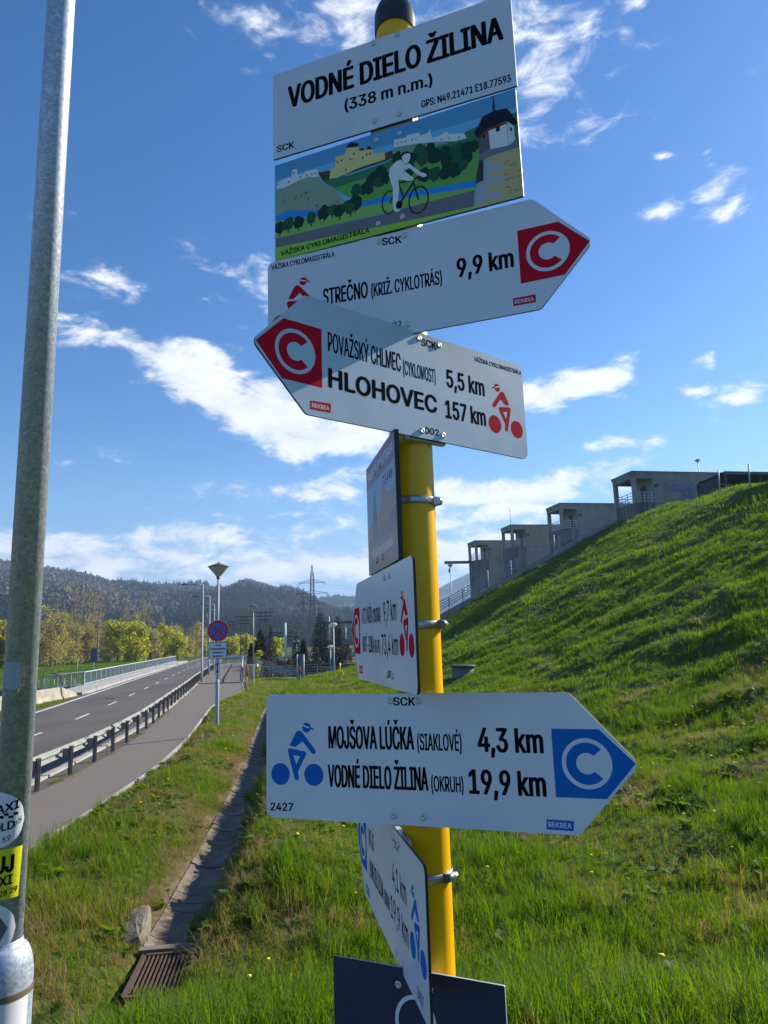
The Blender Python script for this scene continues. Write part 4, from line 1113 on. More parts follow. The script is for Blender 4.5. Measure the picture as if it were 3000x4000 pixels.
for i, q in enumerate(Gq):
    ang = math.atan2(-Gd[i][0], Gd[i][1])
    for nm, me in (('post', PM_), ('spacer', BM_)):
        o = bpy.data.objects.new(nm, me); COL.objects.link(o); o.parent = rail
        o.location = Vector((q[0], q[1]+shift, -3.19))-go; o.rotation_euler = (random.uniform(-.01, .01), random.uniform(-.012, .012), ang)
Gm = resample(GRs[GRs[:, 1] > 12.4], 4.0); Gmd = np.gradient(Gm, axis=0); Gmd /= np.linalg.norm(Gmd, axis=1)[:, None]; Gmn = np.stack([-Gmd[:, 1], Gmd[:, 0]], 1)
for i in range(len(Gm)-1):
    v = []; f = []
    for j, (k, ex) in enumerate(((i, 0), (i+1, .16))):
        for (dx_, dz_) in W:
            q = Gm[k]+Gmn[k]*(.19+dx_+.004*(i % 2))+Gmd[k]*ex; v.append((q[0], q[1]+shift, -3.19+.595+dz_))
    n = len(W)
    for j in range(n-1): f.append((j, j+1, n+j+1, n+j))
    m = MB(); m.add(v, f)
    for e_ in (0, 1):
        kk = (i, i+1)[e_]
        for zz in (-.11, .11):
            q = Gm[kk]+Gmn[kk]*.20+Gmd[kk]*(.05 if e_ == 0 else -.02); m.box((q[0], q[1]+shift, -2.595+zz), (.03, .03, .03))
    o = m.build('rail_beam', GRAILM, rail)
# flower tufts etc. are scattered later

# ------------------------------------------------------------------ cone street lamps
def cone_lamp(x, y, z0, H, dia, name_label, group, thick=1.5, signs=False, rp=.045):
    t = thing('street_lamp', name_label, 'street lamp', (x, y, z0), group)
    m = MB(); m.tube([(x, y, z0+thick-.05), (x, y, z0+H-.5*dia)], rp*.85, 14); m.build('pole', GALVF, t)
    m = MB(); m.lathe((x, y, z0), [(rp*1.6, -.4), (rp*1.6, thick-.06), (rp*1.2, thick), (rp*.86, thick+.04)], 16); m.build('base_tube', GALVF, t)
    hb = z0+H-dia*.72
    m = MB(); m.lathe((x, y, hb), [(dia*.07, 0), (dia*.09, dia*.02), (dia*.48, dia*.47), (dia*.49, dia*.49)], 28); sh = m.build('lamp_shade', LAMPSH, t)
    m = MB(); m.lathe((x, y, hb), [(dia*.09, -.10*dia), (dia*.095, .03*dia), (.001, .03*dia)], 16); m.build('shade_socket', LAMPCAP, sh)
    m = MB(); m.lathe((x, y, hb), [(dia*.49, dia*.485), (dia*.515, dia*.50), (dia*.50, dia*.52), (dia*.28, dia*.60), (dia*.07, dia*.68), (dia*.035, dia*.70), (dia*.03, dia*.73), (.001, dia*.735)], 28); m.build('lamp_cap', LAMPCAP, t)
    return t
b0 = yp(847, 2839, 26.0); t0 = yp(859, 2196, 26.0)
LX, LY, LZ = float(b0[0]), 26.0, float(b0[2])
lampA = cone_lamp(LX, LY, LZ, float(t0[2]-b0[2]), .77, 'street lamp with cone shade carrying a no stopping sign and plates beside the path', 'cone shaded street lamps', 1.62)
def plate_frame(cx, cy, cz, yaw):
    u = np.array([math.cos(yaw), math.sin(yaw), 0]); n = np.array([math.sin(yaw), -math.cos(yaw), 0])
    return np.array([cx, cy, cz]), u, n
yaw = math.atan2(-LX, LY)*-1*0+math.atan2(LX, LY)*-1   # faces the viewer
def face_obj(name, poly, c, u, n, h, mat, parent, thick=0.):
    off = np.array(origin(parent)); P = [c+u*q[0]+np.array([0, 0, q[1]])+n*h-off for q in poly]
    k = len(poly)
    if not thick: return mesh_obj(name, P, [tuple(range(k))], mat, parent)
    P2 = [q-n*thick for q in P]
    return mesh_obj(name, P+P2, [tuple(range(k)), tuple(range(2*k-1, k-1, -1))]+[(i, k+i, k+(i+1) % k, (i+1) % k) for i in range(k)], mat, parent)
def world_text(body, c, u, n, x0, x1, z0, cap, mat, parent, h=.004, bold=.03):
    v, f = text_geom(body, bold); a_, b_ = v[:, 0].min(), v[:, 0].max(); off = np.array(origin(parent))
    Q = [(x0+(q[0]-a_)/(b_-a_)*(x1-x0), z0+q[1]/CAPH*cap) for q in v]
    V, F_ = embolden(Q, f, bold*1.05*cap, lambda q, k: tuple(c+u*q[0]+np.array([0, 0, q[1]])+n*(h+k*2e-4)-off))
    return mesh_obj('lettering', V, F_, mat, parent)
ys = LY-.09
cs_ = yp(*z7(315, 754), ys); r_s = .79/2
C0, U0, N0 = plate_frame(cs_[0], ys, cs_[2], yaw)
ns = face_obj('no_stopping_sign', ellipse((0, 0), r_s, r_s, 40), C0, U0, N0, 0, pmat('road_sign_rim', (.72, .72, .72), .4), lampA, .02)
ns['label'] = 'round red and blue no stopping sign'
RSR = pmat('road_sign_red', (.62, .018, .03), .35); RSB = pmat('road_sign_blue', (.03, .13, .62), .35)
face_obj('sign_face', ellipse((0, 0), r_s*.96, r_s*.96, 40), C0, U0, N0, .004, RSR, ns); 
face_obj('sign_face', ellipse((0, 0), r_s*.72, r_s*.72, 40), C0, U0, N0, .008, RSB, ns)
for s_ in (1, -1):
    d_ = np.array([1, s_])/math.sqrt(2)*r_s*.8; w_ = np.array([-d_[1], d_[0]])/np.linalg.norm(d_)*r_s*.11
    face_obj('sign_face', [tuple(-d_-w_), tuple(d_-w_), tuple(d_+w_), tuple(-d_+w_)][::1], C0, U0, N0, .012+.002*s_, RSR, ns)
a_, b_ = yp(*z7(241, 985), ys), yp(*z7(385, 845), ys); hw, hh = (b_[0]-a_[0])/2, (b_[2]-a_[2])/2
C1 = (a_+b_)/2; C1[1] = ys
GREENE = pmat('plate_border_dark', (.03, .05, .05), .5)
tp = face_obj('text_plate', [(-hw, -hh), (hw, -hh), (hw, hh), (-hw, hh)], C1, U0, N0, 0, GREENE, lampA, .02); tp['label'] = 'white text plate under the round sign'
face_obj('sign_face', [(-hw*.95, -hh*.95), (hw*.95, -hh*.95), (hw*.95, hh*.95), (-hw*.95, hh*.95)], C1, U0, N0, .004, WHITE, tp)
for k, (tx_, ww) in enumerate((('okrem', .32), ('Vodohospodárskej', .86), ('výstavby š.p.', .62), ('Bratislava', .50))):
    world_text(tx_, C1, U0, N0, -hw*ww, hw*ww, hh*(.56-.44*k), hh*.20, BLACKP, tp, .008, .05)
a_, b_ = yp(*z7(290, 1115), ys), yp(*z7(327, 995), ys); hw, hh = (b_[0]-a_[0])/2, (b_[2]-a_[2])/2; C2 = (a_+b_)/2; C2[1] = ys
ap = face_obj('arrow_plate', [(-hw, -hh), (hw, -hh), (hw, hh), (-hw, hh)], C2, U0, N0, 0, GREENE, lampA, .02); ap['label'] = 'narrow white plate with a double arrow'
face_obj('sign_face', [(-hw*.88, -hh*.95), (hw*.88, -hh*.95), (hw*.88, hh*.95), (-hw*.88, hh*.95)], C2, U0, N0, .004, WHITE, ap)
face_obj('sign_face', [(0, -hh*.85), (hw*.55, -hh*.4), (hw*.2, -hh*.4), (hw*.2, hh*.4), (hw*.55, hh*.4), (0, hh*.85), (-hw*.55, hh*.4), (-hw*.2, hh*.4), (-hw*.2, -hh*.4), (-hw*.55, -hh*.4)], C2, U0, N0, .008, BLACKP, ap)
for zz in (cs_[2]+.1, C1[2], C2[2]):
    m = MB(); m.box((LX, LY-.03, zz), (.16, .09, .04)); m.build('sign_bracket', GALVF, lampA)
b1 = gp(*z7(600, 1205), -3.05); t1 = yp(*z7(612, 540), b1[1])
cone_lamp(b1[0], b1[1], -3.05, float(t1[2]+3.05), .72, 'street lamp with cone shade in front of the channel railing', 'cone shaded street lamps', 1.5)
# lamps on the dam and beyond
b2 = yp(1768, 2400, 78.0); t2 = yp(*z8(137, 555), 78.0)
cone_lamp(b2[0], 78.0, -3.6, float(t2[2]+3.6), .62, 'slim street lamp in front of the leftmost gate tower', 'cone shaded street lamps', 1.2, rp=.05)
b3 = yp(*z8(1328, 125), 74.0); t3 = yp(*z8(1322, 52), 74.0)
cone_lamp(b3[0], 74.0, 10.6, float(t3[2]-10.6), .60, 'lamp standing on the dam crest behind the lettered gate tower', 'cone shaded street lamps', .8, rp=.05)

# ------------------------------------------------------------------ tall road lights with an arm
def arm_light(x, y, z0, H, arm, label):
    t = thing('road_light', label, 'road light', (x, y, z0), 'road lights with arms along the guardrail')
    m = MB(); m.tube([(x, y, z0-.3), (x, y, z0+1.4), (x, y, z0+1.45), (x, y, z0+H)], [.10, .10, .075, .05], 12); m.build('pole', GALVF, t)
    m = MB(); m.tube([(x, y, z0+H-.04), (x-arm*.5, y-.1, z0+H+.02), (x-arm*.72, y-.14, z0+H+.03)], .045, 8); m.build('arm', GALVF, t)
    m = MB(); hx = x-arm*.86
    m.lathe((0, 0, 0), [(.001, -.05), (.10, -.045), (.13, 0), (.10, .05), (.001, .06)], 12)
    m.v = [(hx+q[0]*2.6, y-.16+q[1]*.9, z0+H+.03+q[2]) for q in m.v]; m.build('lamp_head', LAMPCAP, t)
for k in range(4):
    yL = 61.3+15.25*k; xL = -16.1-3.24*k
    arm_light(xL, yL, -3.15, 8.45, 1.8, ['nearest tall road light with an arm, by the guardrail at the bridge start', 'second tall road light along the bridge guardrail', 'third tall road light along the bridge guardrail', 'farthest tall road light along the bridge guardrail'][k])

# ------------------------------------------------------------------ railings
def railing(name, label, pts, h, post_step, nrails, mat, rail_r=.025, post_r=.028, top=None, group=None, base=True, balusters=0, kick=.12, parent=None):
    """pts: 3D polyline of the foot. Posts are parts; each rail is a part."""
    P = np.array(pts, float); d = np.r_[0, np.cumsum(np.linalg.norm(np.diff(P, axis=0), axis=1))]
    def at(u): return np.array([np.interp(u, d, P[:, i]) for i in range(3)])
    t = parent or thing(name, label, 'railing', tuple(P[0]), group)
    n = max(1, int(round(d[-1]/post_step)))
    for k in range(n+1):
        q = at(d[-1]*k/n); m = MB(); m.box((q[0], q[1], q[2]+h/2-.05), (post_r*2, post_r*2, h+.1)); m.build('post', mat, t)
    for r_ in range(nrails):
        z = h*(kick+(1-kick)*(r_+1)/nrails) if nrails > 1 else h
        m = MB()
        for a_, b_ in zip(P[:-1], P[1:]): m.beam(a_+[0, 0, z], b_+[0, 0, z], rail_r*2*(1.5 if r_ == nrails-1 else 1), rail_r*2)
        m.build('handrail' if r_ == nrails-1 else 'rail', top if (top and r_ == nrails-1) else mat, t)
    if balusters:
        nb = int(d[-1]/balusters)
        for k in range(nb):
            q = at(balusters*(k+.5)); m = MB(); m.box((q[0], q[1], q[2]+h*.54), (.02, .02, h*.84)); m.build('baluster', mat, t)
        m = MB()
        for a_, b_ in zip(P[:-1], P[1:]): m.beam(a_+[0, 0, h*.1], b_+[0, 0, h*.1], .05, .05)
        m.build('bottom_rail', top or mat, t)
    return t
Lrail = offset_line(CLs, -5.75); idx = [i for i in range(len(Lrail)) if 60.8 < Lrail[i][1] < 149]
Lr = Lrail[idx][::4]
railing('bridge_railing', 'blue grey bridge railing with pale handrail on the far side of the road', [(q[0], q[1], -3.04) for q in Lr], 1.12, 2.5, 1, RAILBLUE, .035, .035, RAILPALE, balusters=.34)
qa = np.array([Lr[0][0], Lr[0][1], -3.04])
wing = railing('bridge_railing', 'short railing section turning away at the near end of the bridge', [tuple(qa+np.array([.02, -.15, 0])), tuple(qa+np.array([-1.6, -1.6, -.1])), tuple(qa+np.array([-2.6, -1.9, -.15]))], 1.15, 1.2, 1, RAILBLUE, .035, .04, RAILPALE, balusters=.16)
Rr = line_y(PRs, 61.0, 119, 4.8)+np.array([.2, 0])
railing('footbridge_railing', 'pale topped railing along the right side of the footbridge', [(q[0], q[1], -3.11) for q in Rr], 1.12, 2.4, 1, RAILBLUE, .035, .035, RAILPALE, balusters=.30)
# channel beside the footbridge: coping, walls and its railings
m = MB(); cA = gp(*z7(622, 1152), -3.0); cB = gp(*z7(1262, 1120), -3.0)
m.beam((cA[0], cA[1], -3.06), (cB[0], cB[1], -3.06), .45, .22); o = m.build('channel_coping', pmat('coping_pale', (.55, .54, .50), .8, col2=(.44, .43, .40), vs=2))
tag(o, 'pale concrete coping along the edge of the railed channel', 'coping')
m = MB(); m.box((-5.2, 90.6, -4.5), (20, .5, 2.6)); m.box((-5.5, 76, -5.0), (.4, 28, 1.8)); m.box((-7.2, 63.6, -4.6), (11, .4, 2.6))
tag(m.build('channel_wall', CONCW), 'grey concrete walls of the low channel behind the railings', 'wall')
dz = np.array([0, 0, -2.98])
railing('channel_railing', 'grey four bar railing along the near edge of the channel', [tuple(np.array([cA[0]-1.1, cA[1]+.2, -3.0])), tuple(np.array([cB[0], cB[1]+.4, -3.0]))], 1.05, 1.5, 4, RAILBLUE, .02, .025, group='railings round the channel')
for (a_, b_, za, zb2, yv, lab) in (((680, 1030), (1400, 1338), 0, 0, 76, 'sloping stair railing going down behind the channel'), ((360, 1045), (690, 1030), 0, 0, 84, 'upper railing behind the footbridge end'), ((640, 1262), (1580, 1225), 0, 0, 82, 'long low railing on the far side of the channel')):
    A_ = yp(*zr(*a_), yv); B_ = yp(*zr(*b_), yv)
    railing('channel_railing', lab, [(A_[0], yv, A_[2]-1.0), (B_[0], yv, B_[2]-1.0)], 1.0, 1.6, 4, RAILBLUE, .022, .03, group='railings round the channel')
m = MB(); A_ = yp(*zr(355, 1205), 83); B_ = yp(*zr(690, 1195), 83); m.beam((A_[0], 83.4, A_[2]-.1), (B_[0], 83.4, B_[2]-.1), .8, .28)
tag(m.build('landing_slab', MATS['coping_pale']), 'pale landing slab under the upper railing', 'slab')
# stair fence up the dam slope
FS = [(8.4, 65.6), (14, 65.2), (19.1, 65.0), (24, 64.4), (29, 63.2), (33, 61.8), (35.6, 61.0)]
fp = []
for (s_, t_) in FS:
    q = st(s_, t_-.4); fp.append((q[0], q[1], float(height(q[0], q[1]-.6))+.62))
stair_f = railing('stair_railing', 'long steel railing climbing the edge of the dam slope beside the steps', fp, 1.15, 1.55, 4, pmat('stair_rail_grey', (.30, .33, .38), .5, .1), .036, .05)
m = MB()
for a_, b_ in zip(fp[:-1], fp[1:]): m.beam(np.array(a_)+[0, 0, -.30], np.array(b_)+[0, 0, -.30], .42, .52)
tag(m.build('stair_kerb', pmat('stair_kerb_concrete', (.34, .335, .32), .9, col2=(.25, .245, .235), vs=1.5)), 'concrete side beam of the steps up the dam slope', 'kerb')
for (ax_, ay0, ay1, yv) in ((210, 655, 770, 69), (320, 585, 700, 70), (637, 418, 510, 66), (430, 540, 640, 70)):
    A_ = yp(*z8(ax_, ay1), yv); B_ = yp(*z8(ax_-2, ay0), yv); m = MB(); m.tube([(A_[0], yv, A_[2]-.8), (A_[0], yv, B_[2])], .045, 8)
    m.build('lamp_standard', GALVF, stair_f)

# ------------------------------------------------------------------ concrete barriers left of the road
def jersey(x, y, ang, L_, label, taper=False):
    t = thing('concrete_barrier', label, 'barrier', (x, y, -3.25), 'concrete barriers beside the road')
    prof = [(-.30, 0), (-.30, .08), (-.17, .26), (-.09, .80), (.09, .80), (.17, .26), (.30, .08), (.30, 0)]
    v = []; f = []; n = len(prof)
    for j, yy_ in enumerate((-L_/2, L_/2)):
        k = .25 if (taper and j == 1) else 1
        for (px_, pz_) in prof: v.append((px_, yy_, pz_*k))
    for i in range(n-1): f.append((i, i+1, n+i+1, n+i))
    f += [tuple(range(n-1, -1, -1)), tuple(range(n, 2*n))]
    o = mesh_obj('barrier_block', v, f, BARRC, t); o.rotation_euler = (0, 0, ang)
    return t
bs_ = [(-22.15, 40.2, -.09, 3.0, 'concrete barrier partly hidden by the lamp post'), (-22.3, 43.35, -.05, 3.1, 'long concrete barrier block in the middle of the row'), (-22.5, 46.5, -.04, 3.0, 'concrete barrier block next to the sloping end piece'), (-22.55, 49.6, .10, 3.0, 'sloping end piece of the concrete barrier row at the bridge')]
for k, (x, y, a_, L_, lab) in enumerate(bs_): jersey(x+.25, y, a_, L_, lab, k == 3)
jersey(-22.0, 36.4, -.09, 3.0, 'concrete barrier at the left picture edge behind the lamp post')
m = MB(); m.box((-33.5, 63, -4.4), (13, .35, 2.2), .35); m.box((-29.5, 58, -4.4), (.35, 9, 2.0), .2)
tag(m.build('retaining_wall', CONCW), 'dark retaining wall left of the bridge end', 'wall')
A_ = np.array([-40, 60.5, -3.3]); railing('wall_railing', 'dark railing on top of the retaining wall left of the bridge', [(-39.4, 60.9, -3.35), (-28.2, 65.0, -3.35)], 1.0, 1.6, 1, RAILBLUE, .03, .03, balusters=.25)
# board on a pole, small lamp, meadow fence
bpos = yp(*zb(1440, 730), 88); bt_ = yp(*zb(1440, 325), 88); bm2 = yp(*zb(1440, 540), 88)
t = thing('sign_board', 'slate blue back of a road sign board on a pole behind the bridge railing', 'sign', (bpos[0], 88, -4.2))
m = MB(); m.tube([(bpos[0], 88, -4.6), (bpos[0], 88, bt_[2]-.1)], .05, 8); m.build('pole', GALVF, t)
m = MB(); m.box((bpos[0], 87.92, (bt_[2]+bm2[2])/2), (.83, .05, bt_[2]-bm2[2])); m.build('board', SIGNBACK, t)
q = yp(*zb(1188, 740), 92); q2 = yp(*zb(1190, 455), 92)
cone_lamp(q[0], 92, -4.6, float(q2[2]+4.6), .34, 'low lamp with dark head beyond the bridge railing on the left', 'cone shaded street lamps', .6, rp=.04)
fence = thing('meadow_fence', 'low pale post fence along the meadow behind the bridge', 'fence', (-62, 108, -4.0))
for k in range(26):
    x = -60+k*1.55; m = MB(); m.box((x, 108, float(height(x, 108))+.45), (.09, .09, .95)); m.build('post', RAILPALE, fence)
m = MB(); m.beam((-60, 108, float(height(-60, 108))+.8), (-21.5, 108, float(height(-21.5, 108))+.8), .03, .04); m.build('rail', RAILPALE, fence)

# ------------------------------------------------------------------ small things on the verge
def stake(px, top, yv, label):
    b_ = yp(*px, yv); t_ = yp(*top, yv); z0 = float(height(b_[0], yv))
    t = thing('marker_stake', label, 'stake', (b_[0], yv, z0), 'red marker stakes in the grass')
    hz_ = max(1.0, float(t_[2]-z0))
    m = MB(); m.tube([(b_[0], yv, z0-.2), (b_[0]*.5+t_[0]*.5, yv, z0+hz_*.55)], .035, 8); m.build('lower_stake', STAKEW, t)
    m = MB(); m.tube([(b_[0]*.5+t_[0]*.5, yv, z0+hz_*.55), (t_[0], yv, z0+hz_)], .04, 8); m.build('painted_top', STAKEM, t)
stake(zr(455, 1765), zr(460, 1180), 46, 'red marker stake leaning beside the path near the bridge')
stake(zr(470, 1590), zr(485, 1240), 49, 'second red marker stake just behind the first by the path')
stake(zr(1628, 1900), zr(1612, 1250), 44, 'red topped marker stake in front of the slate info board')
h0 = gp(*z7(1305, 1210), -3.0); hx, hy = float(h0[0]), float(h0[1]); hz0 = float(height(hx, hy))
t = thing('gas_marker', 'bright yellow gas riser standing in the grass', 'gas riser', (hx, hy, hz0))
m = MB(); m.box((hx, hy, hz0+.16), (.21, .17, .5)); m.build('lower_body', HYDR, t)
m = MB(); m.box((hx+.02, hy, hz0+.54), (.36, .26, .28)); m.build('valve_box', HYDR, t)
m = MB(); m.tube([(hx, hy, hz0+.66), (hx, hy, hz0+1.22)], .055, 12); m.build('standpipe', HYDR, t)
A_ = yp(*z7(985, 950), 58); B_ = yp(*z7(985, 1145), 58)
t = thing('info_board', 'slate grey info board seen edge-on at the channel railing', 'board', (A_[0], 58, B_[2]))
m = MB(); m.box((A_[0]+.05, 58, (A_[2]+B_[2])/2), (.35, .9, float(A_[2]-B_[2]))); m.build('panel', SIGNBACK, t)
for dx_ in (-.24, .30):
    m = MB(); m.tube([(A_[0]+dx_, 57.5, B_[2]-.3), (A_[0]+dx_, 57.5, A_[2]+.05)], .05, 8); m.build('post', RAILPALE, t)
mp_ = np.array([3.6, 34.9]); mz = float(height(*mp_))
t = thing('manhole', 'dark concrete manhole shaft with a flat lid in the slope', 'manhole', (mp_[0], mp_[1], mz))
m = MB(); m.lathe((mp_[0], mp_[1], mz), [(.55, -.6), (.52, .42), (.46, .45)], 20); m.build('shaft', CONCW, t)
m = MB(); m.lathe((mp_[0], mp_[1], mz), [(.001, .45), (.62, .45), (.64, .50), (.62, .54), (.001, .55)], 20); m.build('lid', pmat('lid_iron', (.045, .045, .045), .7), t)

# ------------------------------------------------------------------ gate towers on the dam
def tower(t0_, ztop, zbase, label, text=False):
    c = st(37.35, t0_); ux = US; uy = AX
    t = thing('gate_tower', label, 'tower', (c[0], c[1], zbase), 'concrete gate towers stepping along the dam')
    def W_(s_, q, z): v = c[:2]+ux*s_+uy*q; return np.array([v[0], v[1], z])
    def blk(m, s0, s1, q0, q1, z0, z1): 
        v = [W_(a, b, zz) for zz in (z0, z1) for a, b in ((s0, q0), (s1, q0), (s1, q1), (s0, q1))]
        m.add(v, [(0,3,2,1),(4,5,6,7),(0,1,5,4),(1,2,6,5),(2,3,7,6),(3,0,4,7)])
    D, L_ = 3.75, 12.0
    zf = ztop-3.15      # balcony floor level (top of parapet wall)
    zo = ztop-.72
    m = MB(); blk(m, 2.15, L_, 0, D, zbase, ztop-.3); m.build('wall', CONC, t)
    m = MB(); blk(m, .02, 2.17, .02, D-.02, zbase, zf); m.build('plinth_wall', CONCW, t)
    m = MB(); blk(m, 0, 2.2, .004, .35, zo, ztop-.3); blk(m, 0, .35, .35, D, zo, ztop-.3); blk(m, 0, 2.2, D-.35, D-.004, zo, ztop-.3); m.build('lintel', CONC, t)
    for (a, b) in ((0, 0), (0, D-.38)):
        m = MB(); blk(m, a+.004, a+.38, b+.006, b+.374, zf, zo); m.build('column', CONC, t)
    m = MB(); blk(m, -.06, L_+.1, -.06, D+.06, ztop-.3, ztop-.08); m.build('roof_slab', CONC, t)
    m = MB(); blk(m, -.10, L_+.14, -.10, D+.10, ztop-.08, ztop); m.build('roof_edge', ROOFT, t)
    m = MB(); blk(m, 2.10, 2.148, 1.2, 2.2, zf, zf+2.0); m.build('door', SHEDM, t)
    for r_ in range(4):
        z = zf+.22+r_*.28; m = MB(); m.beam(W_(.38, .12, z), W_(2.15, .12, z), .05, .05); m.beam(W_(.12, .38, z), W_(.12, D-.38, z), .05, .05); m.beam(W_(.38, D-.12, z), W_(2.15, D-.12, z), .05, .05); m.build('rail', RAILPALE, t)
    for (a, b) in ((1.2, .12), (.12, 1.4), (.12, 2.4), (2.0, .12), (1.2, D-.12)):
        m = MB(); q = W_(a, b, zf+.55); m.box(q, (.06, .06, 1.12)); m.build('rail_post', RAILPALE, t)
    for k, zz in enumerate((zf-.05, zf-3.0, zf-6.0)):
        if zz > zbase: m = MB(); blk(m, -.012, L_, -.012, .05, zz-.04, zz+.02); m.build('pour_joint', CONCW, t)
    m = MB(); q = W_(2.45, -.15, zf+1.7); m.box(q, (.35, .25, .22)); m.build('floodlight', LAMPCAP, t)
    if text:
        u = np.array([US[0], US[1], 0]); n = np.array([-AX[0], -AX[1], 0])
        C_ = W_(0, 0, 0)
        for body, x0, x1, z0 in (('VODNÉ', 3.85, 6.55, ztop-2.05), ('DIELO', 6.95, 9.5, ztop-2.15), ('ŽILINA', 5.15, 7.75, ztop-3.15)):
            world_text(body, C_, u, n, x0, x1, z0, .72, BLUELET, t, .03, .09)
    return t
tower(59.96, 15.4, 8.6, 'nearest gate tower with blue VODNÉ DIELO ŽILINA lettering on its wall', True)
tower(75.9, 15.4, -4, 'second gate tower from the right, beside the top of the stair railing')
tower(91.57, 15.4, -4, 'third gate tower from the right with a mossy stained wall')
tower(107.14, 15.4, -4, 'leftmost and farthest gate tower with a crane beam')
m = MB(); q = st(37.3, 110.4); A_ = np.array([q[0], q[1], 12.2]); m.beam(A_+np.array([-4.2, -.6, 0]), A_+np.array([3, .4, 0]), .35, .45); m.tube([A_+np.array([-3.4, -.5, 0]), A_+np.array([-3.4, -.5, -1.2])], .04, 6); m.box(A_+np.array([-3.4, -.5, -1.4]), (.35, .3, .6))
tag(m.build('crane_beam', pmat('crane_timber', (.22, .17, .10), .8)), 'crane beam with hanging hook sticking out of the leftmost gate tower', 'crane')
# antenna on the third tower
m = MB(); q = st(37.4, 91.7, 15.4); m.tube([q, q+np.array([0, 0, 2.4])], .03, 6); m.tube([q+np.array([.1, 0, 1.8]), q+np.array([-.5, 0, 2.6])], .02, 6)
tag(m.build('antenna', LAMPCAP), 'thin antenna on the roof of the third gate tower', 'antenna')
# dark canopy shed on the crest
sh = thing('canopy_shed', 'dark open shed with corrugated roof on the dam crest at the right edge', 'shed', tuple(st(39.5, 42, 10.5)))
def Ws(s_, t_, z): q = st(s_, t_, z); return q
zs1 = 13.2; S0, S1, T0_, T1_ = 40.3, 58., 50.8, 54.6
rv = []; nf = 70
for k in range(nf+1):
    s_ = S0+k*(S1-S0)/nf; w_ = .06*(k % 2)
    rv += [Ws(s_, T0_, zs1+w_-.06), Ws(s_, T1_, zs1-.30+w_)]
m = MB(); m.add(rv, [(2*i, 2*i+2, 2*i+3, 2*i+1) for i in range(nf)])
m.add([Ws(S0, T0_, zs1-.02), Ws(S1, T0_, zs1-.02), Ws(S1, T0_, zs1-.28), Ws(S0, T0_, zs1-.28)], [(0, 1, 2, 3)]); m.build('roof', ROOFT, sh)
for s_ in np.arange(S0+.3, S1, 3.4):
    for t_ in (T0_+.25, T1_-.2):
        m2 = MB(); q = Ws(s_, t_, 0); m2.box((q[0], q[1], 11.6), (.16, .16, 3.0)); m2.build('post', SHEDM, sh)
m = MB(); m.add([Ws(S0, T1_-.1, 10), Ws(S1, T1_-.1, 10), Ws(S1, T1_-.1, zs1-.35), Ws(S0, T1_-.1, zs1-.35)], [(0, 1, 2, 3)]); m.add([Ws(S0+.1, T0_+.8, 10), Ws(S0+.1, T1_, 10), Ws(S0+.1, T1_, zs1-.35), Ws(S0+.1, T0_+.8, zs1-.35)], [(0, 1, 2, 3)]); m.build('back_wall', SHEDM, sh)
cb = thing('added_shade_building', 'unseen flat roofed concrete building added beyond the right edge to shade the dam crest', 'building', tuple(st(43, 38, 9)))  # unseen building, added only to throw shade on the slope below the crest
m = MB(); q = st(49, 36); m.box((q[0], q[1], 12.6), (9, 17, 8.2), HA); m.build('wall', CONC, cb)
m = MB(); m.box((q[0], q[1], 16.85), (9.5, 17.5, .3), HA); m.build('roof', ROOFT, cb)
for k, (ax_, ay0, ay1) in enumerate(((1427, 103, 205), (1572, 76, 182))):
    A_ = yp(*z8(ax_, ay1), 50-4*k); B_ = yp(*z8(ax_-7, ay0), 50-4*k); m = MB(); m.tube([A_-np.array([0, 0, .5]), B_], .05, 8)
    tag(m.build('fence_pole', GALVF), ['slim fence pole on the dam crest in front of the shed, left one', 'slim fence pole on the dam crest in front of the shed, right one'][k], 'pole', 'fence poles on the crest')
# long low deck behind, left of the towers
m = MB(); m.box((6, 128, -.2), (40, 6, 1.0), .2); m.box((6, 128, 1.3), (40, .3, .12), .2)
for k in range(9): m.box((-12+k*4.4, 127+k*.9, -2.5), (.8, 1.2, 4.0), .2)
tag(m.build('weir_bridge', CONCW), 'low concrete weir bridge behind the leftmost gate tower', 'bridge')

# ------------------------------------------------------------------ pylons, poles, substation
def pylon(px, d, H, label):
    top = yp(px[0], px[1], d); x = float(top[0]); zb0 = float(top[2])-H
    t = thing('pylon', label, 'pylon', (x, d, zb0), 'lattice power pylons')
    th = H*.0042*(1+.4*(d > 400))
    def lev(f):    # half width at height fraction
        return np.interp(f, [0, .52, .86, 1], [.080, .022, .019, .0015])*H
    m = MB(); fr = [0, .14, .27, .38, .47, .54, .60, .66, .72, .78, .84, .92, 1]
    cs4 = lambda f: [np.array([x+sx*lev(f), d+sy*lev(f), zb0+f*H]) for sx, sy in ((-1, -1), (1, -1), (1, 1), (-1, 1))]
    for f0, f1 in zip(fr[:-1], fr[1:]):
        a_, b_ = cs4(f0), cs4(f1)
        for i in range(4):
            m.beam(a_[i], b_[i], th*1.5, th*1.5); j = (i+1) % 4
            m.beam(a_[i], b_[j], th*.7, th*.7); m.beam(a_[j], b_[i], th*.7, th*.7); m.beam(b_[i], b_[j], th*.8, th*.8)
    m.build('lattice', PYLONM, t)
    for f0, w in ((.56, .145), (.675, .175), (.795, .145)):
        m = MB(); zc_ = zb0+f0*H
        for sx in (-1, 1):
            m.beam((x, d, zc_), (x+sx*w*H, d, zc_+.003*H), th*1.2, th*1.2); m.beam((x, d, zc_+.035*H), (x+sx*w*H, d, zc_+.003*H), th, th)
            m.tube([(x+sx*w*H, d, zc_), (x+sx*w*H*.985, d, zc_-.025*H)], th*.9, 5)
        m.build('cross_arm', PYLONM, t)
    return x, zb0
x1_, zb1 = pylon(z7(1075, 222), 340, 43, 'nearest and tallest lattice power pylon in front of the hills')
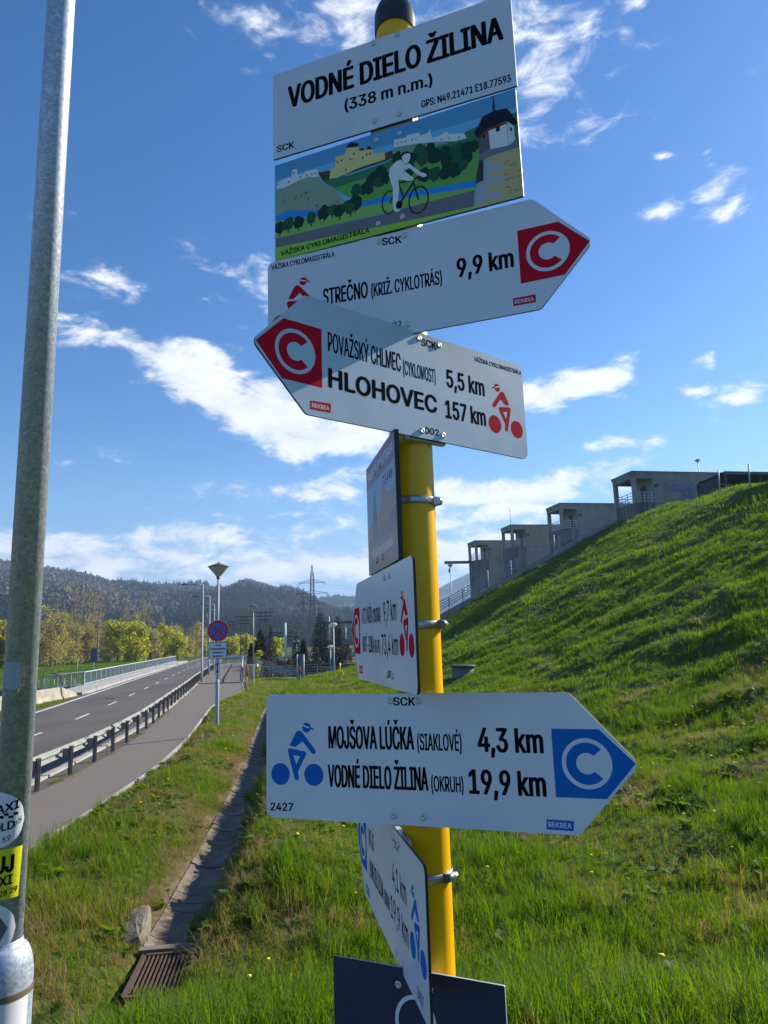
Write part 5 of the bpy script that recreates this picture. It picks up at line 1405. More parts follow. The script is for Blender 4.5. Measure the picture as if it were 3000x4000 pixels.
pylon(z7(1003, 445), 520, 42, 'second lattice pylon, left of the tallest one')
pylon(z7(979, 575), 760, 42, 'smallest lattice pylon, left of the second one')
for k, (dx_, f0) in enumerate(((-.145, .795), (.145, .795), (.175, .675), (.145, .56), (-.175, .675))):
    a_ = np.array([x1_+dx_*43, 340, zb1+f0*43-1]); b_ = a_+np.array([190, -150, -6]); pts = [a_+(b_-a_)*u-np.array([0, 0, 7*4*u*(1-u)]) for u in np.linspace(0, 1, 14)]
    m = MB(); m.tube(pts, .022, 4); tag(m.build('power_line', PYLONM), ['power line from the left end of the top arm of the tallest pylon', 'power line from the right end of the top arm of the tallest pylon', 'power line from the right end of the middle arm of the tallest pylon', 'power line from the right end of the lowest arm of the tallest pylon', 'power line from the left end of the middle arm of the tallest pylon'][k], 'cable', 'power lines from the tallest pylon')
def hpole(px, top, d, label, w=1.6):
    A_ = yp(*px, d); B_ = yp(*top, d); x = float(B_[0]); z1_ = float(B_[2]); z0 = -3.6
    t = thing('utility_pole', label, 'utility pole', (x, d, z0), 'twin leg line poles by the substation')
    for sx in (-1, 1): m = MB(); m.tube([(x+sx*w/2, d, z0), (x+sx*w*.42, d, z1_)], .17, 7); m.build('leg', WOODP, t)
    for k in range(3): m = MB(); m.beam((x-w*(1.7-.25*k), d, z1_-.4-1.0*k), (x+w*(1.7-.25*k), d, z1_-.4-1.0*k), .2, .25); m.build('cross_arm', WOODP, t)
hpole(zr(395, 520), zr(395, 132), 205, 'twin leg pole left of the second cone lamp')
hpole(zr(825, 420), zr(828, 35), 190, 'twin leg pole right of the second cone lamp')
hpole(zr(1225, 740), zr(1220, 470), 215, 'squat switch pole beside the white mast', 2.2)
hpole(zr(1372, 790), zr(1372, 490), 215, 'squat switch pole right of the white mast', 2.2)
hpole(zr(45, 420), zr(45, 250), 230, 'twin leg pole behind the no stopping sign')
A_ = yp(*zr(1293, 290), 214); m = MB(); m.tube([(A_[0], 214, -3.5), (A_[0], 214, A_[2])], [.5, .33], 10); tag(m.build('mast', pmat('mast_white', (.62, .64, .66), .6)), 'plain white mast standing in the substation', 'mast')
t = thing('switchyard_portal', 'grey steel portal frame of the substation behind the spruces', 'portal frame', (-8, 165, -3.5))
A_ = yp(*z7(1215, 690), 165); B_ = yp(*z7(1420, 685), 165)
m = MB(); m.beam((A_[0]-1, 165, A_[2]), (B_[0]+6, 165, B_[2]), .35, .5); m.build('beam', PYLONM, t)
for x in np.linspace(A_[0], B_[0]+5.5, 4): m = MB(); m.tube([(x, 165, -3.5), (x, 165, A_[2]+(1.5 if x == A_[0] else 0))], .16, 6); m.build('leg', GALVF, t)
for k in range(16):
    x = A_[0]+3+k*1.15; m = MB(); m.tube([(x, 150, -3.5), (x, 150, -3.5+random.uniform(3.2, 4.6))], .10, 6); m.build('insulator_column', WOODP, t)
# small lamps by the channel
for (px, py, by, yv, lab) in ((1248, 708, 1110, 66, 'pale headed lamp post in front of the big spruce'), (950, 842, 1030, 96, 'low lamp post in front of the dark narrow spruce'), (1224, 886, 1040, 84, 'short lamp post left of the pale headed lamp')):
    A_ = yp(*z7(px, py), yv); z0 = float(height(A_[0], yv)); t = thing('path_lamp', lab, 'lamp post', (A_[0], yv, z0), 'lamp posts by the channel')
    m = MB(); m.tube([(A_[0], yv, z0-.2), (A_[0], yv, A_[2]-.1)], .07, 8); m.build('pole', GALVF, t)
    m = MB(); m.lathe((A_[0], yv, float(A_[2])), [(.08, -.22), (.22, -.12), (.38, .0), (.36, .10), (.2, .2), (.001, .24)], 14); m.build('lamp_head', LAMPSH, t)

# ------------------------------------------------------------------ hills
def hill(name, sky_px, d_ridge, d_foot, seed, amp, mat, label=None, nx=120, nd=46, back=.35):
    """ridge follows the skyline; sky_px in photo pixels at the distance of the ridge"""
    xs = np.array([q[0] for q in sky_px], float); ysk = np.array([q[1] for q in sky_px], float)
    px = np.linspace(xs[0], xs[-1], nx); py = np.interp(px, xs, ysk)
    dirs = np.array([ray(a, b) for a, b in zip(px, py)]); dirs = dirs/np.linalg.norm(dirs[:, :2], axis=1)[:, None]
    fr = np.r_[np.linspace(0, 1, nd), 1+np.linspace(.03, back, 8)]
    X = np.zeros((len(fr), nx)); Y = X.copy(); Z = X.copy()
    for j, f_ in enumerate(fr):
        dist = d_foot+(d_ridge-d_foot)*f_
        x = dirs[:, 0]*dist; y = dirs[:, 1]*dist
        zr_ = dirs[:, 2]*d_ridge
        prof = f_**1.15 if f_ <= 1 else max(0, 1-(f_-1)*1.2)
        nz = (fbm(x/170.+seed, y/170., 5, seed)-.47)*2*amp*math.sin(math.pi*min(f_, 1)*.97+.02)*(1 if f_ <= 1 else 0)
        X[j] = x; Y[j] = y; Z[j] = -5+(zr_+5)*prof+nz
    o = grid_mesh(name, X, Y, Z, mat); struct(o)
    return X, Y, Z, nd
HILLM = pmat('hill_ground', (.075, .062, .045), .95, col2=(.055, .06, .03), vs=.012, vd=8, lo=.4, hi=.6, col3=(.10, .115, .035), vs3=.006, lo3=.56, hi3=.64)
HILLF = pmat('hill_far', (.022, .035, .034), .95, col2=(.032, .045, .038), vs=.004, vd=6)
H1 = hill('hill', [(-900, 2250), (-500, 2200), (-200, 2190), (0, 2205), (49, 2216), (174, 2238), (244, 2247), (336, 2260), (412, 2288), (488, 2296), (635, 2302), (760, 2300), (800, 2299), (860, 2300), (900, 2292), (934, 2277), (960, 2273), (1003, 2283), (1060, 2299), (1125, 2314), (1172, 2326), (1208, 2345), (1262, 2386), (1342, 2403), (1420, 2420), (1560, 2450), (1800, 2480)], 1450, 520, 3, 34, HILLM)
H3 = hill('hill', [(1000, 2395), (1150, 2370), (1227, 2355), (1270, 2357), (1321, 2347), (1360, 2352), (1400, 2352), (1500, 2372), (1620, 2400), (1800, 2440)], 2000, 1300, 5, 26, HILLM)
H4 = hill('hill', [(1400, 2420), (1500, 2395), (1620, 2345), (1715, 2297), (1770, 2268), (1827, 2242), (1880, 2222), (1950, 2230), (2100, 2270), (2400, 2330), (3000, 2300), (3600, 2330)], 2600, 1750, 8, 30, HILLF)
H5 = hill('hill', [(1300, 2372), (1360, 2352), (1390, 2346), (1430, 2352), (1520, 2380), (1640, 2420)], 2350, 2050, 12, 10, pmat('hill_meadow', (.085, .12, .05), .95, col2=(.06, .09, .045), vs=.004))

# ------------------------------------------------------------------ scatter with geometry nodes
def scatter(name, pts, rotz, tilt, scl, tint, coll, kind='stuff', label=None, cat=None, idx=None, zscale=None):
    n = len(pts)
    me = bpy.data.meshes.new(name); me.vertices.add(n); me.vertices.foreach_set('co', np.asarray(pts, np.float32).ravel())
    a = me.attributes.new('rot', 'FLOAT_VECTOR', 'POINT'); a.data.foreach_set('vector', np.stack([tilt[:, 0], tilt[:, 1], rotz], 1).astype(np.float32).ravel())
    zs = scl if zscale is None else zscale
    a = me.attributes.new('scl', 'FLOAT_VECTOR', 'POINT'); a.data.foreach_set('vector', np.stack([scl, scl, zs], 1).astype(np.float32).ravel())
    a = me.attributes.new('tint', 'FLOAT', 'POINT'); a.data.foreach_set('value', np.asarray(tint, np.float32))
    a = me.attributes.new('idx', 'INT', 'POINT'); a.data.foreach_set('value', (rng.integers(0, 1000, n) if idx is None else idx).astype(np.int32))
    o = bpy.data.objects.new(name, me); COL.objects.link(o)
    ng = bpy.data.node_groups.new(name+'_scatter', 'GeometryNodeTree')
    ng.interface.new_socket('Geometry', in_out='INPUT', socket_type='NodeSocketGeometry'); ng.interface.new_socket('Geometry', in_out='OUTPUT', socket_type='NodeSocketGeometry')
    N = ng.nodes; L = ng.links
    gi = N.new('NodeGroupInput'); go_ = N.new('NodeGroupOutput'); ip = N.new('GeometryNodeInstanceOnPoints')
    ci = N.new('GeometryNodeCollectionInfo'); ci.inputs['Collection'].default_value = coll
    ci.inputs['Separate Children'].default_value = True; ci.inputs['Reset Children'].default_value = True
    def na(nm, ty):
        q = N.new('GeometryNodeInputNamedAttribute'); q.data_type = ty; q.inputs['Name'].default_value = nm
        return [s_ for s_ in q.outputs if s_.enabled and s_.name == 'Attribute'][0]
    L.new(gi.outputs[0], ip.inputs['Points']); L.new(ci.outputs[0], ip.inputs['Instance']); ip.inputs['Pick Instance'].default_value = True
    L.new(na('idx', 'INT'), ip.inputs['Instance Index']); L.new(na('rot', 'FLOAT_VECTOR'), ip.inputs['Rotation']); L.new(na('scl', 'FLOAT_VECTOR'), ip.inputs['Scale'])
    L.new(ip.outputs[0], go_.inputs[0])
    md = o.modifiers.new('scatter', 'NODES'); md.node_group = ng
    tag(o, label, cat, None, kind)
    return o
def proto_coll(name, meshes):
    c = bpy.data.collections.new(name)
    for i, me in enumerate(meshes):
        c.objects.link(bpy.data.objects.new('%s_%02d' % (name, i), me))
    return c
def crown_mesh(seed, mat, pointed=False):
    r = np.random.default_rng(seed); v = []; f = []
    n = 70
    for k in range(n):      # ragged little clump of facets
        if pointed:
            h = r.uniform(0, 1); rad_ = .30*(1-h)*r.uniform(.5, 1.1); a_ = r.uniform(0, 6.283); c = np.array([rad_*math.cos(a_), rad_*math.sin(a_), .1+h*1.0]); s_ = .11*(1.15-h)
        else:
            d = r.normal(size=3); d /= np.linalg.norm(d); c = d*np.array([.42, .42, .42])*r.uniform(.4, 1)+np.array([0, 0, .55]); s_ = .11
        q = r.normal(size=(4, 3))*s_; b = len(v); v += [tuple(c+t_) for t_ in q]; f += [(b, b+1, b+2), (b, b+2, b+3), (b, b+3, b+1), (b+1, b+3, b+2)]
    me = bpy.data.meshes.new('crown'); me.from_pydata(v, [], f); me.materials.append(mat); return me
CROWNS = proto_coll('hill_crowns', [crown_mesh(i, FORESTM) for i in range(4)])
CONES = proto_coll('hill_cones', [crown_mesh(i+20, FORESTM, True) for i in range(3)])
def hill_wood(name, H, n, smin, smax, label, seed, ridge_n=0, conifer=.3):
    X, Y, Z, nd = H; r = np.random.default_rng(seed)
    u = r.uniform(0, nd-1.01, n); w = r.uniform(0, X.shape[1]-1.01, n)
    u = np.r_[u, r.uniform(nd-4, nd-1.01, ridge_n)]; w = np.r_[w, r.uniform(0, X.shape[1]-1.01, ridge_n)]
    i = u.astype(int); j = w.astype(int); fu = u-i; fw = w-j
    def bl(A): return A[i, j]*(1-fu)*(1-fw)+A[i+1, j]*fu*(1-fw)+A[i, j+1]*(1-fu)*fw+A[i+1, j+1]*fu*fw
    P = np.stack([bl(X), bl(Y), bl(Z)-1], 1)
    den = fbm(P[:, 0]/140, P[:, 1]/140, 4, seed)
    keep = (den > .36)
    con = fbm(P[:, 0]/200+9, P[:, 1]/200, 4, seed+3)
    isc = con+r.uniform(-.06, .06, len(P)) > (.60-.25*conifer)
    m_ = len(P)
    for nm, mk_, coll, lab in ((name, keep & ~isc, CROWNS, label), (name, keep & isc, CONES, label.replace('leafless', 'evergreen'))):
        Q = P[mk_]; k = len(Q)
        sc = r.uniform(smin, smax, k)*(1.25 if coll is CONES else 1)
        tint = np.clip(r.uniform(.0, .26, k), 0, 1) if coll is CONES else np.clip(.36+r.beta(2, 3, k)*.7, 0, 1)
        scatter(nm, Q, r.uniform(0, 6.28, k), r.normal(0, .05, (k, 2)), sc, tint, coll, 'stuff', lab, 'wood', zscale=sc*r.uniform(.8, 1.25, k))
hill_wood('hill_wood', H1, 42000, 8, 14, 'leafless wood covering the long hill behind the trees', 5, 900, .25)
hill_wood('hill_wood', H3, 7000, 11, 19, 'leafless wood on the far hill right of the pylons', 6, 300, .9)

# ------------------------------------------------------------------ trees
def leaf_cloud(r, centers, radii, n, size, tint_lo=0., tint_hi=1., flat=1.):
    c = centers[r.integers(0, len(centers), n)]; rr_ = radii[r.integers(0, len(radii), n)] if np.ndim(radii) else radii
    d = r.normal(size=(n, 3)); d /= np.linalg.norm(d, axis=1)[:, None]
    P = c+d*(rr_*r.uniform(.25, 1, n)**.6)[:, None]*np.array([1, 1, flat])
    a = r.normal(size=(n, 3)); a /= np.linalg.norm(a, axis=1)[:, None]; b = np.cross(a, r.normal(size=(n, 3))); b /= np.linalg.norm(b, axis=1)[:, None]
    s = size*r.uniform(.6, 1.4, n)[:, None]
    V = np.stack([P-a*s*.5-b*s*.35, P+a*s*.5-b*s*.35, P+a*s*.15+b*s*.6], 1).reshape(-1, 3)
    return V, np.repeat(r.uniform(tint_lo, tint_hi, n), 3)
def tri_obj(name, V, tint, mat, parent):
    n = len(V)//3; me = bpy.data.meshes.new(name); off = np.array(origin(parent)) if parent is not None else np.zeros(3)
    me.vertices.add(len(V)); me.vertices.foreach_set('co', (V-off).astype(np.float32).ravel())
    me.loops.add(len(V)); me.loops.foreach_set('vertex_index', np.arange(len(V), dtype=np.int32))
    me.polygons.add(n); me.polygons.foreach_set('loop_start', np.arange(0, len(V), 3, dtype=np.int32))
    me.update(calc_edges=True)
    a = me.attributes.new('tint', 'FLOAT', 'POINT'); a.data.foreach_set('value', tint.astype(np.float32))
    me.materials.append(mat); o = bpy.data.objects.new(name, me); COL.objects.link(o); o.parent = parent
    return o
def branch_tree(r, base, H, spread, levels, r0, up=.75, nsub=5, trunk_frac=.35):
    m = MB(); tips = []
    def grow(p, d, L_, rad_, lev):
        n = 3; pts = [p]; q = p.copy(); dd = d.copy()
        for k in range(n):
            dd = dd+r.normal(size=3)*.13; dd[2] += .06*up; dd /= np.linalg.norm(dd); q = q+dd*L_/n; pts.append(q.copy())
        m.tube(pts, list(np.linspace(rad_, rad_*.5, n+1)), 5 if lev else 6, cap=False)
        if lev >= levels: tips.append(q); return
        for k in range(nsub):
            f_ = r.uniform(.35, 1.0); pi = pts[min(n, int(f_*n))]
            a_ = r.uniform(0, 6.283); side = np.array([math.cos(a_), math.sin(a_), 0])
            nd = dd*up+side*spread+np.array([0, 0, .15]); nd /= np.linalg.norm(nd)
            grow(pi, nd, L_*r.uniform(.45, .72), rad_*.5, lev+1)
        tips.append(q)
    grow(np.array(base, float), np.array([0, 0, 1.]), H*(trunk_frac+.2), r0, 0)
    return m, np.array(tips)
TREEN = [0]
def willow(pxx, ytop, wpx, d, mat, label, dens=1.0, olive=False, k=.6028):
    A_ = yp(pxx*k, 2100+ytop*k, d); x = float(A_[0]); z0 = float(height(x, d)); H = float(A_[2]-z0); wd = wpx*k*d/FPX/2
    TREEN[0] += 1; r = np.random.default_rng(100+TREEN[0])
    t = thing('tree', label, 'tree', (x, d, z0), 'spring trees on the river bank')
    m, tips = branch_tree(r, (x, d, z0-.2), H, .75, 2, H*.016, .7, 5, .25); 
    mv = np.array(m.v); top = mv[:, 2].max()-z0; m.v = [tuple((v_[0]-x)*wd/max(.5, np.abs(mv[:, 0]-x).max())*.9+x if i == 0 else (v_[1]-d)*.9+d if i == 1 else z0+(v_[2]-z0)*H/top*.96 for i in range(3)) for v_ in m.v]
    m.build('trunk', BARK, t)
    nc = 44; cz = z0+H*(.08+.84*r.beta(1.3, 1.4, nc)); rel = (cz-z0)/H
    ww = wd*np.sqrt(np.clip(1-((rel-.45)/.58)**2, .06, 1))
    a_ = r.uniform(0, 6.283, nc); q = np.sqrt(r.uniform(0, 1, nc))
    C_ = np.stack([x+ww*q*np.cos(a_), d+ww*q*np.sin(a_), cz], 1)
    V, tn = leaf_cloud(r, C_, wd*r.uniform(.22, .42, nc)+.3, int(2600*dens), .42 if not olive else .26, 0, 1, 1.1)
    tri_obj('crown', V, tn, mat, t)
    return t
WL = [(30, 525, 120, 150, 'bright yellow green willow at the left picture edge'), (-60, 545, 130, 155, 'yellow green willow cut by the left picture edge'),
      (770, 512, 150, 168, 'tall bright yellow green willow left of the road lights'), (890, 540, 150, 163, 'broad bright willow beside the tallest willow'),
      (1065, 552, 120, 185, 'round yellow green willow behind the bridge railing end'), (1150, 610, 110, 182, 'low yellow willow next to the road lights'),
      (1500, 642, 120, 215, 'small yellow green willow right of the no stopping sign'), (1570, 632, 120, 220, 'small rounded willow by the second cone lamp'), (1440, 650, 90, 230, 'distant willow behind the no stopping sign'), (1640, 650, 90, 225, 'willow crown behind the dark pines')]
for (a, b, w, d, lab) in WL: willow(a, b, w, d, WILLOWM, lab, 1.15)
OL = [(300, 415, 150, 150, 'tall olive budding tree right of the lamp post'), (380, 470, 140, 146, 'olive budding tree with a spreading crown'), (480, 545, 130, 152, 'low olive tree left of the bare poplars'),
      (575, 540, 130, 160, 'olive green tree at the foot of the bare poplars'), (690, 560, 110, 172, 'olive tree left of the tallest willow'), (985, 585, 130, 176, 'brownish olive tree between two willows'),
      (1270, 540, 120, 205, 'olive crowned tree behind the tall road lights'), (1215, 640, 90, 200, 'small olive bush tree behind the road lights'), (230, 520, 120, 148, 'olive tree just right of the galvanised post'), (150, 500, 140, 152, 'olive tree hidden behind the galvanised post'),
      (430, 430, 150, 188, 'tall brownish olive tree in the second row left of the poplars'), (540, 470, 150, 190, 'brownish tree of the second row between the bare poplars'), (640, 455, 140, 192, 'brownish tree of the second row right of the poplars'), (840, 470, 150, 196, 'brownish tree standing behind the tallest willow'), (1110, 560, 140, 210, 'brownish tree of the second row behind the low yellow willow'), (340, 520, 160, 140, 'low wide olive tree in front of the meadow edge'), (1330, 590, 110, 225, 'hazy olive tree between the tall road lights')]
for (a, b, w, d, lab) in OL: willow(a, b, w, d, OLIVEM, lab, 1.25, True)
def bare(pxx, ytop, d, label, mat=BARKP, k=.6028, spread=.35, wf=.12):
    A_ = yp(pxx*k, 2100+ytop*k, d); x = float(A_[0]); z0 = float(height(x, d)); H = float(A_[2]-z0)
    TREEN[0] += 1; r = np.random.default_rng(300+TREEN[0])
    t = thing('bare_tree', label, 'tree', (x, d, z0), 'leafless trees on the river bank')
    m = MB(); n = 9; pts = []; q = np.array([x, d, z0-.3]); lean = r.normal(0, .025, 2)
    for i in range(n+1): pts.append(np.array([x+lean[0]*H*i/n+r.normal(0, .12), d, z0-.3+(H+.3)*i/n]))
    m.tube(pts, list(np.linspace(H*.0125, .03, n+1)), 6); tr = m.build('trunk', mat, t)
    m = MB(); tips = []
    for i in range(46):
        f_ = r.uniform(.25, .98); p0 = np.array([np.interp(f_*n, range(n+1), [q_[j] for q_ in pts]) for j in range(3)])
        a_ = r.uniform(0, 6.283); L_ = H*wf*(1.25-f_)*r.uniform(.6, 1.4); dd = np.array([math.cos(a_)*spread*2, math.sin(a_)*spread*2, 1.0]); dd /= np.linalg.norm(dd)
        p1 = p0+dd*L_*.5+r.normal(0, .1, 3); p2 = p1+(dd+np.array([0, 0, .3]))*L_*.55
        m.tube([p0, p1, p2], [H*.0042, H*.0028, .015], 4, cap=False); tips += [p1, p2, (p1+p2)/2]
        for j in range(3):
            p3 = p1+(p2-p1)*r.uniform(0, 1); p4 = p3+r.normal(size=3)*np.array([.5, .5, .3])*L_*.35+np.array([0, 0, L_*.3]); m.tube([p3, p4], [H*.002, .012], 3, cap=False); tips.append(p4)
    m.build('branches', mat, t)
    V, tn = leaf_cloud(r, np.array(tips), np.full(1, .8), 500, .16, 0, .7); tri_obj('twigs', V, tn, OLIVEM, t)
    return t
BR = [(490, 300, 158, 'leftmost tall bare poplar behind the bridge'), (528, 318, 165, 'second tall bare poplar behind the bridge'), (568, 335, 160, 'third tall bare poplar behind the bridge'), (612, 350, 168, 'fourth tall bare poplar with thin crown'), (652, 318, 157, 'rightmost of the close group of bare poplars'),
      (385, 400, 170, 'bare tree rising out of the olive crowns'), (820, 395, 175, 'pale bare birch rising behind the tallest willow'), (935, 415, 185, 'bare tree between the willows'), (968, 425, 180, 'bare tree with pale trunk right of the willows'), (1050, 505, 190, 'thin bare tree behind the round willow')]
for (a, b, d, lab) in BR: bare(a, b, d, lab)
# spreading leafless tree in front of the meadow
A_ = yp(*zb(985, 750), 96); x = float(A_[0]); z0 = float(height(x, 96)); r = np.random.default_rng(5)
t = thing('bare_tree', 'spreading dark leafless tree standing before the meadow left of the sign board', 'tree', (x, 96, z0), 'leafless trees on the river bank')
m, tips = branch_tree(r, (x, 96, z0-.3), 7.0, .9, 3, .16, .55, 4, .22); m.build('trunk', BARK, t)
V, tn = leaf_cloud(r, tips, np.full(1, .5), 500, .09, .2, .8); tri_obj('twigs', V, tn, OLIVEM, t)
# conifers and shrubs by the channel
def spruce(pxc, ytop, ybase, wpx, d, label, mat=SPRUCEM, sparse=1., k=.4822, name='conifer', group='dark conifers beyond the channel'):
    A_ = yp(700+pxc*k, 2100+ytop*k, d); x = float(A_[0]); z0 = float(height(x, d)); H = float(A_[2]-z0); R = wpx*k*d/FPX/2
    TREEN[0] += 1; r = np.random.default_rng(500+TREEN[0])
    t = thing(name, label, 'conifer', (x, d, z0), group)
    m = MB(); m.tube([(x, d, z0-.3), (x, d, z0+H*.97)], [H*.018, .02], 6); m.build('trunk', BARK, t)
    VV = []; TT = []
    nl = int(24*sparse)+5
    for i in range(nl):
        f_ = (i+.5)/nl; z = z0+H*(.05+.93*f_); rr_ = R*1.12*(1-f_)**.62+.05
        nb = max(5, int(13*(1-f_)*sparse)+4)
        for j in range(nb):
            a_ = 6.283*j/nb+r.uniform(-.3, .3); L_ = rr_*r.uniform(.7, 1.15); c_ = np.array([math.cos(a_), math.sin(a_), 0]); sd = np.array([-c_[1], c_[0], 0])
            for s_ in range(5):
                g = (s_+.6)/5; P_ = np.array([x, d, z])+c_*L_*g+np.array([0, 0, -.22*L_*g*g*1.4+.05*g]); w_ = .46*L_*(1.2-g)+.10
                for sg in (-1, 1):
                    q1 = P_+sd*sg*w_*r.uniform(.7, 1.2)+c_*w_*.5+np.array([0, 0, r.uniform(-.12, .02)]); q2 = P_+c_*w_*.8+np.array([0, 0, r.uniform(-.08, .08)])
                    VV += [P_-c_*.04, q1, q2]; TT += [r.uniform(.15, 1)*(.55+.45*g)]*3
    V = np.array(VV); tri_obj('crown', V, np.array(TT), mat, t)
    return t
spruce(1145, 566, 1030, 190, 95, 'tall full blue green spruce, biggest of the conifers')
spruce(1280, 628, 1030, 120, 97, 'slimmer spruce just right of the biggest one')
spruce(660, 738, 960, 150, 104, 'broad dark pine right of the second cone lamp', sparse=1.3)
spruce(742, 715, 1000, 80, 100, 'thin spindly spruce between pine and yellow shrub', sparse=.7)
spruce(948, 786, 1020, 100, 92, 'narrow dark spruce in the middle of the car park edge', sparse=1.1)
spruce(585, 850, 960, 70, 98, 'small dark conifer behind the second cone lamp', sparse=1.0)
spruce(1005, 820, 1020, 80, 99, 'shorter dark spruce touching the narrow one', sparse=1.1)
def shrub(pxc, ytop, wpx, d, mat, label, n=1200, k=.4822, size=.22):
    A_ = yp(700+pxc*k, 2100+ytop*k, d); x = float(A_[0]); z0 = float(height(x, d)); H = float(A_[2]-z0); R = wpx*k*d/FPX/2
    TREEN[0] += 1; r = np.random.default_rng(700+TREEN[0]); t = thing('shrub', label, 'shrub', (x, d, z0), 'shrubs beyond the channel')
    m, tips = branch_tree(r, (x, d, z0-.2), H*.9, .8, 2, .06, .6, 5, .25); m.build('stems', BARK, t)
    a_ = r.uniform(0, 6.283, 20); q = np.sqrt(r.uniform(0, 1, 20)); h_ = r.uniform(.2, .85, 20)
    C_ = np.stack([x+R*q*np.cos(a_), d+R*q*np.sin(a_), z0+H*h_], 1); V, tn = leaf_cloud(r, C_, np.full(1, R*.45), n, size); tri_obj('crown', V, tn, mat, t)
shrub(800, 775, 95, 118, WILLOWM, 'yellow olive shrub right of the spindly spruce')
shrub(640, 870, 80, 92, WILLOWM, 'small yellow bush in front of the broad pine', 700)
shrub(1080, 880, 130, 90, BROWNM, 'brown withered conifer shrub left of the biggest spruce')
shrub(1320, 830, 150, 88, BROWNM, 'brown withered shrub below the slimmer spruce', 1400)
shrub(720, 860, 120, 88, BROWNM, 'brown tangled shrub in front of the spindly spruce', 900)
shrub(850, 940, 120, 86, BROWNM, 'low reddish brown hedge at the car park', 900)
# car park slab beyond the channel
m = MB(); m.box((-14, 122, -3.24), (30, 22, .06), -.1); struct(m.build('car_park', PATHM))
m = MB(); m.box((-18, 150, -3.0), (34, .4, 1.1), .03); tag(m.build('low_wall', MATS['coping_pale']), 'long low pale wall at the far side of the car park', 'wall')

# ------------------------------------------------------------------ grass
def tuft_mesh(seed, nb, h, w, spread, bend, segs=3):
    r = np.random.default_rng(seed); v = []; f = []
    for k in range(nb):
        a_ = r.uniform(0, 6.283); p = np.array([r.normal(0, spread), r.normal(0, spread), -.02]); hh = h*r.uniform(.45, 1.1); bd = bend*r.uniform(.2, 1.3)
        out = np.array([math.cos(a_), math.sin(a_), 0]); side = np.array([-out[1], out[0], 0])*w*r.uniform(.7, 1.2)/2
        b = len(v)
        for s_ in range(segs):
            u = s_/segs; c = p+np.array([0, 0, hh*u])+out*hh*bd*u*u; ww = 1-.55*u
            v += [tuple(c-side*ww), tuple(c+side*ww)]
        v.append(tuple(p+np.array([0, 0, hh*(1-.25*bd)])+out*hh*bd))
        for s_ in range(segs-1): f.append((b+2*s_, b+2*s_+1, b+2*s_+3, b+2*s_+2))
        f.append((b+2*segs-2, b+2*segs-1, b+2*segs))
    me = bpy.data.meshes.new('grass_tuft'); me.from_pydata(v, [], f); me.materials.append(GRASSM); return me
NEAR = proto_coll('near_tufts', [tuft_mesh(i, 11, .16, .0055, .022, .55) for i in range(6)])
LONG = proto_coll('long_tufts', [tuft_mesh(40+i, 16, .30, .0065, .03, .5, 4) for i in range(5)])
MID = proto_coll('mid_tufts', [tuft_mesh(60+i, 12, .16, .011, .045, .6, 2) for i in range(5)])
FAR = proto_coll('far_tufts', [tuft_mesh(80+i, 14, .17, .022, .12, .7, 2) for i in range(5)])
def grass_ok(x, y):
    s = x*US[0]+y*US[1]; t = x*AX[0]+y*AX[1]
    tx = interp_x(TRs, y); d = x-tx
    # the turf creeps over the trough's edges unevenly
    creepL = .30-.05*fbm(y*1.7, y*0+3, 3, 21); creepR = .34-.38*fbm(y*.9, y*0+7, 3, 22)
    ontr = (y > 8.0) & (y < 45) & (d > -creepL) & (d < creepR)
    ongr = (y > 7.05) & (y < 8.2) & (np.abs(d) < .30)
    ok = ~ontr & ~ongr & (x > interp_x(PRs, y)+.02+.10*fbm(y*1.3, x*0, 3, 31)) & (t < 64.2-.13*(s-19)) & (s < 37.0)
    ok &= ~((y > 61.0) & (s < 9))
    # bare soil along the trough's left side and where the turf has worn off
    bare_ = (d < 0) & (d > -.62+.3*fbm(y*.8, y*0, 3, 41)) & (fbm(x*1.5, y*1.5, 3, 42) > .40) & (y > 8.4) & (y < 28)
    ok &= ~bare_
    return ok
def sector(n, r0, r1, seed, a0=-33.5, a1=33.5):
    r = np.random.default_rng(seed); rr_ = np.sqrt(r.uniform(r0*r0, r1*r1, n)); a_ = np.radians(r.uniform(a0, a1, n))
    return rr_*np.sin(a_), rr_*np.cos(a_), r
def grass(name, n, r0, r1, seed, coll, base, label, thr=None, dens=1.):
    x, y, r = sector(n, r0, r1, seed); ok = grass_ok(x, y)
    clump = fbm(x*.8, y*.8, 3, 77); worn = fbm(x*.7+31.3, y*.7+4.4, 4, 78)
    ok &= r.uniform(0, 1, n) < np.clip((.72-worn)*5, .32, 1)
    if thr is not None: ok &= clump+r.normal(0, .03, n) > thr
    x, y, clump, worn = x[ok], y[ok], clump[ok], worn[ok]; k = len(x)
    z = height(x, y); z = np.where((np.abs(x-interp_x(TRs, y)) < .33) & (y > 8) & (y < 45), np.maximum(z, -3.20), z); sc = base*r.uniform(.7, 1.3, k)*(.65+.9*np.clip((clump-.3)*2, 0, 1))
    s_ = x*US[0]+y*US[1]; lf = x < interp_x(TRs, y)
    tint = np.clip(r.normal(.54, .14, k)+(clump-.45)*.6-np.clip(worn-.50, 0, 1)*np.where(s_ > 7, 1.2, np.where(lf, 2.0, 3.2))+np.where(lf, -.17, .0)+.14*sstep(6, 14, s_), 0, 1)
    sc = sc*np.where(lf & (y > 9), .72, 1.)
    return scatter(name, np.stack([x, y, z], 1), r.uniform(0, 6.283, k), r.normal(0, .14, (k, 2)), sc, tint, coll, 'stuff', label, 'grass', zscale=sc*r.uniform(.8, 1.25, k))
grass('grass', 15000, 3.4, 9.5, 1, NEAR, 1.0, 'green grass on the near bank round the grate')
grass('grass', 2600, 3.4, 13, 2, LONG, 1.0, 'longer grass clumps on the near bank', .47)
